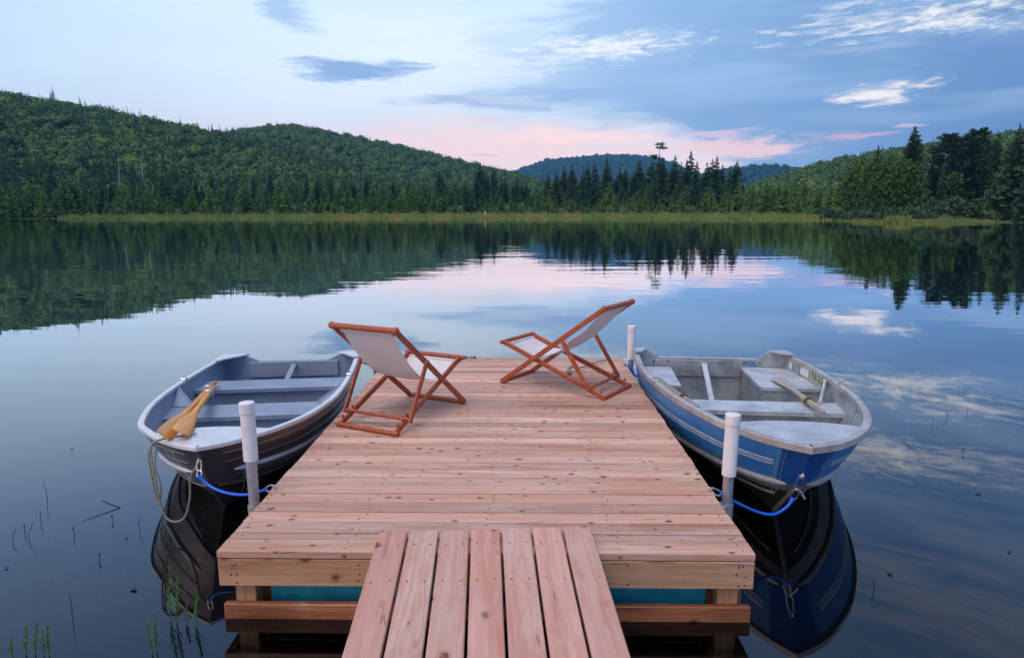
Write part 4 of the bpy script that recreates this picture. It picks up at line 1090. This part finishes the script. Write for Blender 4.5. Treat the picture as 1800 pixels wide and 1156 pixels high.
g = MB(); w = H2.hw(1.06, .46, -1); g.tube([(-w + .01, .92, .475), (-w + .17, 1.30, .385)], .013, 8); g.ball((-w + .012, .92, .475), .02); pc(g, 'side_brace', M_['old_seat'])
for side in (1, -1):
    g = MB(); p = H2.P(.40, 0, side); g.box(p + Vector((0, 0, .012)), (.05, .06, .03), None, .004); g.tube([p + Vector((0, 0, .02)), p + Vector((0, 0, .04))], .011, 10); pc(g, 'oarlock_socket', M_['galv'])
def decal(name, mt, y0, y1, z0, z1, side=-1, off=-.0175):
    g = MB(); n = 6
    g.grid([[Vector((side * H2.hw(y0 + (y1 - y0) * i / n, z0 + (z1 - z0) * j / 2, side, off), y0 + (y1 - y0) * i / n, z0 + (z1 - z0) * j / 2)) for j in range(3)] for i in range(n + 1)])
    return pc(g, name, mt)
decal('white_decal', M_['sticker'], .10, .16, .40, .49); decal('white_decal', M_['sticker'], .33, .50, .40, .475)
for a in (.52, .60, .66, .71, .77): decal('lime_decal', M_['lime'], a, a + .035 + (.02 if a in (.52, .66) else 0), .395, .46)
g = MB(); k_ = 0
for a in (.545, .612, .645, .69, .735, .80):
    y = a; g.ball((-H2.hw(y, .43, -1, -.020), y, .43), .009, 6, 4, (.3, 1, 1))
pc(g, 'decal_marks', M_['nail'])
E_R = H2.P(1, .62, 1); g = MB(); g.torus(E_R + Vector((0, .028, 0)), .019, .005, (1, 0, 0), 14, 7); g.tube([E_R + Vector((0, -.02, 0)), E_R + Vector((0, .012, 0))], .010, 8); pc(g, 'bow_eye', M_['steel'])
MR = Matrix.Translation(b2.location) @ Matrix.Rotation(-3.228061, 4, 'Z'); ER = MR @ (E_R + Vector((0, .035, -.008)))

# ------------------------------------------------------------------ oars
def oar(name, blade, hand, m, label, group, roll=0.0, bl=.5, bw=.068, collar=.42, clip=True, ring=None, up=(0, 0, 1)):
    A = Vector(blade); B = Vector(hand); D = B - A; L = D.length; t = D.normalized()
    e = empty(name, A, 0, label, 'oar', group)
    u = Vector(up); u = (u - t * u.dot(t)).normalized(); u.rotate(Matrix.Rotation(roll, 3, t)); w = t.cross(u)
    g = MB(); g.cur = random.random(); secs = [(0, bw * .80, .004), (.010, bw * .96, .006), (bl * .10, bw, .007), (bl * .40, bw * .93, .008), (bl * .62, bw * .72, .010), (bl * .84, bw * .48, .014), (bl, .024, .019), (bl + .12, .020, .020), (L * .62, .022, .022), (L - .17, .022, .022), (L - .165, .017, .017), (L - .03, .018, .018), (L, .013, .013)]
    # local frame points, y-axis mapped along the oar for the grain
    me_pts = []; n = 14; vs = []; fs = []
    for d, a, c in secs:
        for j in range(n):
            an = 2 * math.pi * j / n; ca, sa = math.cos(an), math.sin(an)
            vs.append((a * ca, d, c * sa))
    for i in range(len(secs) - 1):
        for j in range(n): fs.append((i * n + j, i * n + (j + 1) % n, (i + 1) * n + (j + 1) % n, (i + 1) * n + j))
    fs += [tuple(range(n)), tuple((len(secs) - 1) * n + j for j in range(n))]
    g.add(vs, fs)
    M = Matrix((w, t, u)).transposed().to_4x4()
    def fin(o): o.matrix_local = M; return o
    fin(g.build('oar_shaft_and_blade', m, e, angle=50))
    yc = L - collar
    g = MB(); g.tube([(0, yc - .03, 0), (0, yc + .03, 0)], .0265, 14); fin(g.build('collar', M_['steel'] if clip == 'steel' else M_['galv'] if clip else M_['rust'], e))
    g = MB(); g.torus((0, yc, -.006), .034, .0055, (0, 1, 0), 16, 7, (160, 380)); g.tube([(0, yc, -.03), (.0, yc, -.085)], .0065, 8)
    fin(g.build('oarlock', M_['steel'] if clip == 'steel' else M_['rust'], e)); return e
oar('oar', (-2.105, 3.84, .575), (-2.735, 5.93, .375), M_['oar'], 'varnished wooden oar in the grey boat, the left one of the pair', None, .80, .74, .054, clip='steel')
oar('oar', (-2.02, 3.87, .590), (-2.645, 5.70, .392), M_['oar'], 'varnished wooden oar in the grey boat, the right one of the pair', None, .55, .74, .054, clip='steel')
oar('oar', (2.315, 6.03, .405), (2.232, 4.86, .425), M_['oldoar'], 'weathered grey oar lying across the right corner seat of the blue boat', None, .1, .46, .055, .34, False)
oar('oar', (1.205, 6.02, .40), (1.345, 5.00, .425), M_['oldoar'], 'weathered grey oar along the dock side of the blue boat', None, .2, .46, .055, .30, False)

# ------------------------------------------------------------------ mooring lines
def carabiner(g, a, b_):
    a = Vector(a); b_ = Vector(b_); d = (b_ - a); L = d.length; t = d.normalized(); s_ = t.cross(Vector((.3, 1, 0))).normalized() * .013
    P = [a + t * .0, a + t * L * .12 + s_, a + t * L * .8 + s_ * 1.3, b_, a + t * L * .8 - s_ * 1.3, a + t * L * .12 - s_, a]
    g.tube(spline(P, 5), .0042, 7)
def snubber(eye, pts, hook, label, toggle=False):
    e = empty('mooring_line', pts[0], 0, label, 'mooring line')
    o_ = Vector(pts[0])
    def ln(g, n, m): g.v = [tuple(Vector(v) - o_) for v in g.v]; return g.build(n, m, e)
    P = spline(pts, 8); n = len(P)
    g = MB(); g.tube(P, [.0085 + .0055 * max(0, 1 - min(i, n - 1 - i) / 5) for i in range(n)], 12); ln(g, 'rubber_sleeve', M_['blue'])
    g = MB(); c1 = Vector(eye); p0 = Vector(pts[0]); mid = c1.lerp(p0, .62)
    carabiner(g, c1 + Vector((0, 0, .012)), mid); carabiner(g, mid.lerp(c1, .1), p0.lerp(Vector(pts[1]), .1))
    if toggle: g.tube([mid + Vector((.01, 0, .01)), mid + Vector((.045, -.01, -.045))], .007, 8)
    ln(g, 'snap_hook', M_['steel'])
    g = MB(); carabiner(g, P[-1].lerp(P[-3], .4), hook); ln(g, 'snap_hook', M_['steel'])
    return e
HL = (DX0 + .022, 3.60, DZ + .016); HR = (DX1 - .022, 3.60, DZ + .016)
snubber(EL, [(-1.845, 3.70, .385), (-1.80, 3.69, .345), (-1.73, 3.67, .315), (-1.64, 3.65, .300), (-1.55, 3.63, .305), (-1.47, 3.62, .328), (-1.425, 3.61, .345)], HL, 'blue rubber mooring line from the grey boat bow to the dock')
snubber(ER, [(1.565, 3.71, .265), (1.525, 3.69, .222), (1.44, 3.66, .190), (1.33, 3.63, .220), (1.20, 3.60, .290), (1.115, 3.60, .338)], HR, 'blue rubber mooring line from the blue boat bow to the dock', True)
g = MB(); P = spline([(DX1 - .022, 6.75, DZ + .016), (1.13, 6.74, .30), (1.17, 6.70, .25), (1.20, 6.62, .36)], 8); g.tube(P, .010, 10)
tag(g.build('mooring_line', M_['blue']), 'blue rubber mooring line at the far right corner by the stern of the blue boat', 'mooring line')
g = MB(); P = spline([(DX0 + .022, 6.75, DZ + .016), (-1.46, 6.70, .36), (-1.54, 6.66, .375), (-1.64, 6.62, .44)], 8); g.tube(P, .0065, 8)
tag(g.build('mooring_line', M_['darkline']), 'thin dark cord from the far left dock corner to the stern of the grey boat', 'mooring line')
# old rope hanging from the grey boat's bow
g = MB()
P = spline([(-1.98, 3.98, .545), (-2.06, 3.90, .552), (-2.115, 3.83, .560), (-2.150, 3.79, .545), (-2.150, 3.77, .47), (-2.128, 3.745, .356), (-2.112, 3.74, .25), (-2.090, 3.74, .134), (-2.045, 3.74, .088), (-1.985, 3.74, .100), (-1.945, 3.73, .16), (-1.915, 3.72, .265), (-1.905, 3.72, .369), tuple(EL)], 8)
g.tube(P, .0062, 9)
P = spline([(-2.05, 3.93, .550), (-2.10, 3.85, .558), (-2.135, 3.80, .555), (-2.165, 3.775, .50), (-2.155, 3.76, .38), (-2.135, 3.75, .26), (-2.120, 3.75, .20), (-2.098, 3.75, .30), (-2.125, 3.755, .42), (-2.12, 3.78, .54)], 8)
g.tube(P, .0052, 9); g.ball((-2.12, 3.75, .20), .013)
tag(g.build('hanging_rope', M_['rope']), 'weathered rope looped over the bow of the grey boat down to the water', 'rope')

# ------------------------------------------------------------------ deckchairs
def deckchair(loc, th, w, ua, ut, zt, us, zs, ca, cb, label, s1=(.37, .19), s2=(.62, .20)):
    e = empty('deckchair', (loc[0], loc[1], DZ), th, label, 'deckchair', 'deckchairs on the dock')
    z0 = .017
    Af = Vector((ua, 0, z0)); At = Vector((ut, 0, zt + z0)); Bb = Vector((0, 0, z0)); Bs = Vector((us, 0, zs + z0))
    def S_(p, s_): return Vector((p[0], s_, p[2]))
    hw = w / 2
    for sg in (1, -1):
        g = MB(); a = S_(Af, sg * hw); c = S_(At, sg * hw); g.bar(a, c, .022, .042, (0, 1, 0), .005); g.build('back_rail', M_['chair'], e)
        g = MB(); a = S_(Bb, sg * (hw - .025)); c = S_(Bs, sg * (hw - .025)); g.bar(a, c, .022, .042, (0, 1, 0), .005)
        t = (c - a).normalized(); n = Vector((-t.z, 0, t.x))
        for d in (.055, .115, .175):
            p = a + t * d + n * .026; g.bar(p, p + n * .022 - t * .006, .016, .014, (0, 1, 0), .002)
        g.build('seat_rail', M_['chair'], e)
        Ca = Af.lerp(At, ca); Cb = Bb.lerp(Bs, cb) + Vector((0, 0, .022))
        g = MB(); g.bar(S_(Ca, sg * (hw + .024)), S_(Cb, sg * (hw + .024)) + (Cb - Ca).normalized() * .02, .019, .038, (0, 1, 0), .005)
        g.ball(S_(Ca, sg * (hw + .036)), .009, 8, 5)
        g.build('prop_leg', M_['chair'], e)
        # pivot bolt where the frames cross
        den = 0
        d1 = At - Af; d2 = Bs - Bb; k_ = ((Bb.x - Af.x) * d2.z - (Bb.z - Af.z) * d2.x) / (d1.x * d2.z - d1.z * d2.x); pv = Af + d1 * k_
        g = MB(); g.tube([S_(pv, sg * (hw - .042)), S_(pv, sg * (hw + .014))], .008, 10); g.build('pivot_bolt', M_['steel'], e)
    g = MB(); g.rod(S_(At, -hw - .02), S_(At, hw + .02), .021, 14)
    for sg in (1, -1): g.ball(S_(At, sg * (hw + .008)), .0265, 12, 8)
    g.build('head_bar', M_['chair'], e)
    g = MB(); g.rod(S_(Af, -hw - .004), S_(Af, hw + .004), .0175, 12); g.build('front_foot_bar', M_['chair'], e)
    g = MB(); g.rod(S_(Bb, -hw - .006), S_(Bb, hw + .006), .0175, 12); g.build('rear_foot_bar', M_['chair'], e)
    g = MB(); g.rod(S_(Bs, -hw - .014), S_(Bs, hw + .014), .019, 12)
    g.build('seat_bar', M_['chair'], e)
    g = MB(); g.rod(S_(Cb, -hw - .03), S_(Cb, hw + .03), .013, 12); g.build('prop_bar', M_['chair'], e)
    # sling
    tA = (Af - At).normalized(); P0 = At + tA * .052; P3 = Bs - (Bs - Bb).normalized() * .035 - Vector((0, 0, .010))
    P1 = Vector((s1[0] * us / .9, 0, s1[1] + z0)); P2 = Vector((s2[0] * us / .9, 0, s2[1] + z0)); sw = hw - .048
    g = MB(); rows = []; n = 26
    for i in range(n + 1):
        t = i / n; p = P0 * (1 - t) ** 3 + P1 * 3 * t * (1 - t) ** 2 + P2 * 3 * t * t * (1 - t) + P3 * t ** 3
        nar = 1 - .05 * math.sin(math.pi * t)
        rows.append([Vector((p.x, sw * nar * (2 * j / 10 - 1), p.z - .016 * (1 - (2 * j / 10 - 1) ** 2) * math.sin(math.pi * t))) for j in range(11)])
    g.grid(rows); g.grid([[q_ - Vector((0, 0, .0022)) for q_ in r_] for r_ in rows]); sl_ = g.build('canvas_sling', M_['canvas'], e, angle=60)
    g = MB(); g.tube([S_(P0, -sw - .004), S_(P0, sw + .004)], .0165, 12, flat=1.0); g.tube([S_(P0 + tA * .022, -sw), S_(P0 + tA * .022, sw)], .012, 10); g.build('top_hem', M_['canvas'], sl_)
    g = MB(); g.tube([S_(P3, -sw), S_(P3, sw)], .012, 10); g.build('front_hem', M_['canvas'], sl_)
    g = MB(); g.tube([S_(P0, -hw), S_(P0, hw)], .008, 8); g.tube([S_(P3, -hw), S_(P3, hw)], .008, 8); g.build('sling_dowels', M_['chair'], e)
    return e
deckchair((-1.087, 4.643), 1.126, .535, .917, -.002, .727, .897, .369, .624, .137, 'reddish wooden deckchair with white canvas nearest the grey boat, facing away')
deckchair((.829, 5.685), 2.557, .525, 1.024, .005, .746, 1.019, .364, .619, .127, 'reddish wooden deckchair with white canvas nearest the blue boat, seen from its side', (.37, .27), (.60, .17))

# driftwood and a weed tuft on the planks
g = MB(); P = spline([(.470, 6.335, .362), (.470, 6.43, .375), (.498, 6.52, .385), (.56, 6.50, .378), (.67, 6.64, .372), (.79, 6.82, .372), (.90, 6.92, .366)], 6); n = len(P)
g.tube([p + Vector((0, 0, random.uniform(-.004, .004))) for p in P], [(.020 if i < 14 else .014) * (1.05 - .6 * i / n) for i in range(n)], 9)
tag(g.build('driftwood_stick', M_['drift']), 'crooked grey driftwood stick lying under the right deckchair', 'driftwood')
g = MB(); rg = random.Random(4)
for i in range(46):
    x = -.545 + rg.uniform(-.075, .075); y = 7.10 + rg.uniform(-.03, .03); a = rg.random() * 6.28; h_ = rg.uniform(.012, .035)
    g.add([(x - .006 * math.sin(a), y + .006 * math.cos(a), DZ + .001), (x + .006 * math.sin(a), y - .006 * math.cos(a), DZ + .001), (x + .03 * math.cos(a), y + .03 * math.sin(a), DZ + h_)], [(0, 1, 2)])
tag(g.build('weed_tuft', M_['reed'], smooth=False), 'small green weed tuft on the far edge of the dock', 'weeds')

# ------------------------------------------------------------------ water plants
def reed(x, y, dx, h, label, group, leafy=True, seed=0, name='water_plant'):
    e = empty(name, (x, y, 0), 0, label, 'water plant', group); rg = random.Random(seed)
    gz = -.5; top = Vector((dx, rg.uniform(-.02, .02), h))
    P = spline([(-dx * .8 + rg.uniform(-.02, .02), .03, gz), (0, 0, 0), tuple(top * .55 + Vector((rg.uniform(-.006, .006), 0, 0))), tuple(top)], 6)
    g = MB(); g.tube(P, [(.0032 if leafy else .002) * (1.1 - .75 * i / len(P)) for i in range(len(P))], 6); g.build('stem', M_['reed'] if leafy else M_['twig'], e)
    if leafy:
        g = MB(); n = int(8 + h * 90)
        for i in range(n):
            t = .12 + .86 * i / n; p = top * t; a = i * 2.4 + rg.uniform(-.3, .3); L = (.014 + .042 * (1 - t) * (h / .25)) * rg.uniform(.7, 1.2)
            d = Vector((math.cos(a), math.sin(a), 1.5)).normalized(); s_ = Vector((-d.y, d.x, 0)).normalized() * .0034
            g.add([p - s_ * .6, p + d * L * .5 - s_, p + d * L, p + d * L * .5 + s_, p + s_ * .6], [(0, 1, 2, 3, 4)])
        g.build('leaves', M_['reed'], e, smooth=False)
    return e
for i, (x, y, dx, h, lb) in enumerate([(-1.632, 2.895, .01, .273, 'tallest leafy green water plant by the left corner of the dock'), (-1.592, 2.873, .026, .243, 'second leafy green water plant, leaning right beside the tallest'),
        (-1.492, 2.852, .008, .171, 'leafy green water plant closest to the left front corner of the dock'), (-1.585, 2.646, .001, .175, 'green water plant at the bottom edge, left of a pair'), (-1.572, 2.661, .013, .205, 'green water plant at the bottom edge, right of a pair'),
        (-2.13, 2.639, .014, .135, 'green shoot in the bottom left corner, second from the left'), (-2.09, 2.639, .019, .156, 'green shoot in the bottom left corner, third from the left'), (-2.046, 2.632, .012, .126, 'short green shoot in the bottom left corner, beside the rightmost'),
        (-2.029, 2.64, .016, .156, 'green shoot in the bottom left corner, rightmost of its row'), (-2.175, 2.619, .007, .094, 'leftmost short shoot in the bottom left corner'), (-1.545, 2.87, .006, .10, 'small thin green shoot between the leafy ones by the dock corner')]):
    reed(x, y, dx, h, lb, 'green water plants in front of the dock', True, i)
for i, (x, y, dx, h) in enumerate([(-2.104, 2.911, -.002, .131), (-3.153, 4.258, .001, .15), (-2.933, 3.648, .009, .08), (-2.95, 3.769, .002, .06), (-2.86, 3.677, .023, .11), (-2.641, 3.751, .005, .06), (-2.288, 3.814, .008, .10), (-2.513, 3.926, .002, .04),
        (-2.301, 3.44, .003, .05), (-2.96, 3.92, .008, .08), (1.793, 3.205, -.01, .07), (3.712, 5.949, -.033, .10), (3.945, 6.123, -.026, .08), (4.21, 6.252, -.008, .06), (3.5, 5.2, .02, .05)]):
    reed(x, y, dx, h, 'thin dark stem poking out of the still water, ' + ('left' if x < 0 else 'right') + ' of the boats', 'dark stems in the water ' + ('left' if x < 0 else 'right') + ' of the boats', False, 50 + i, 'dry_reed')
g = MB(); g.tube([(-2.758, 4.217, .002), (-2.581, 4.114, .003), (-2.583, 4.10, .003), (-2.70, 3.917, .001)], [.0015, .0022, .0022, .001], 6)
tag(g.build('floating_twig', M_['twig']), 'bent dark twig lying on the water left of the grey boat', 'twig')

for i, (x, y) in enumerate([(-2.30, 3.70), (-2.62, 4.6), (-1.95, 3.15), (-2.75, 3.35), (1.95, 3.35), (3.1, 4.4), (2.75, 3.6), (-3.6, 5.2)]):
    g = MB(); a = i * 1.3; L = .009 + .003 * (i % 3)
    g.add([(x + L * math.cos(a + k * 1.047) * (1 if k % 3 else 1.6), y + L * math.sin(a + k * 1.047) * (.7 if k % 3 else 1.6), .004 + .004 * (k % 2)) for k in range(6)], [tuple(range(6))])
    tag(g.build('floating_leaf', M_['twig'], smooth=False), 'tiny dead leaf floating on the water to the ' + ('left' if x < 0 else 'right') + ' of the dock', 'leaf', 'dead leaves afloat on the ' + ('left' if x < 0 else 'right'))
# ------------------------------------------------------------------ far shore oddments
e = empty('small_marker', at(-2.9, 190), 0, 'tiny pale upright marker in the marsh grass at the notch', 'marker')
g = MB(); g.tube([(0, 0, 0), (0, 0, 1.3)], .05, 8); g.box((0, 0, 1.4), (.35, .08, .45), None, .02); g.build('marker_board', M_['pvc'], e)
# dead trunks on the left hill
for a, r in ((-28.6, 262), (-30.1, 256)):
    x, y, z = at(a, r); e = empty('dead_tree', (x, y, z), 0, 'bare grey dead tree on the left hillside' + (', right one' if a > -29 else ', left one'), 'tree')
    o = bpy.data.objects.new('trunk', trunk_mesh(17, .3, 'trunk', M_['palebark'], .8, 5, 3)); C_.objects.link(o); o.parent = e

# ------------------------------------------------------------------ haze
m = bpy.data.materials.new('haze_air'); m.use_nodes = True; nt_ = m.node_tree; nt_.nodes.clear()
pv = nt_.nodes.new('ShaderNodeVolumePrincipled'); pv.inputs['Color'].default_value = (.16, .52, 1.0, 1); pv.inputs['Density'].default_value = .00016; pv.inputs['Anisotropy'].default_value = 0
mo = nt_.nodes.new('ShaderNodeOutputMaterial'); nt_.links.new(pv.outputs[0], mo.inputs['Volume'])
g = MB(); g.box((0, 0, 165), (5700, 5700, 350)); o = g.build('haze', m, smooth=False); tag(o, 'thin blue evening haze over the lake and hills', kind='stuff')
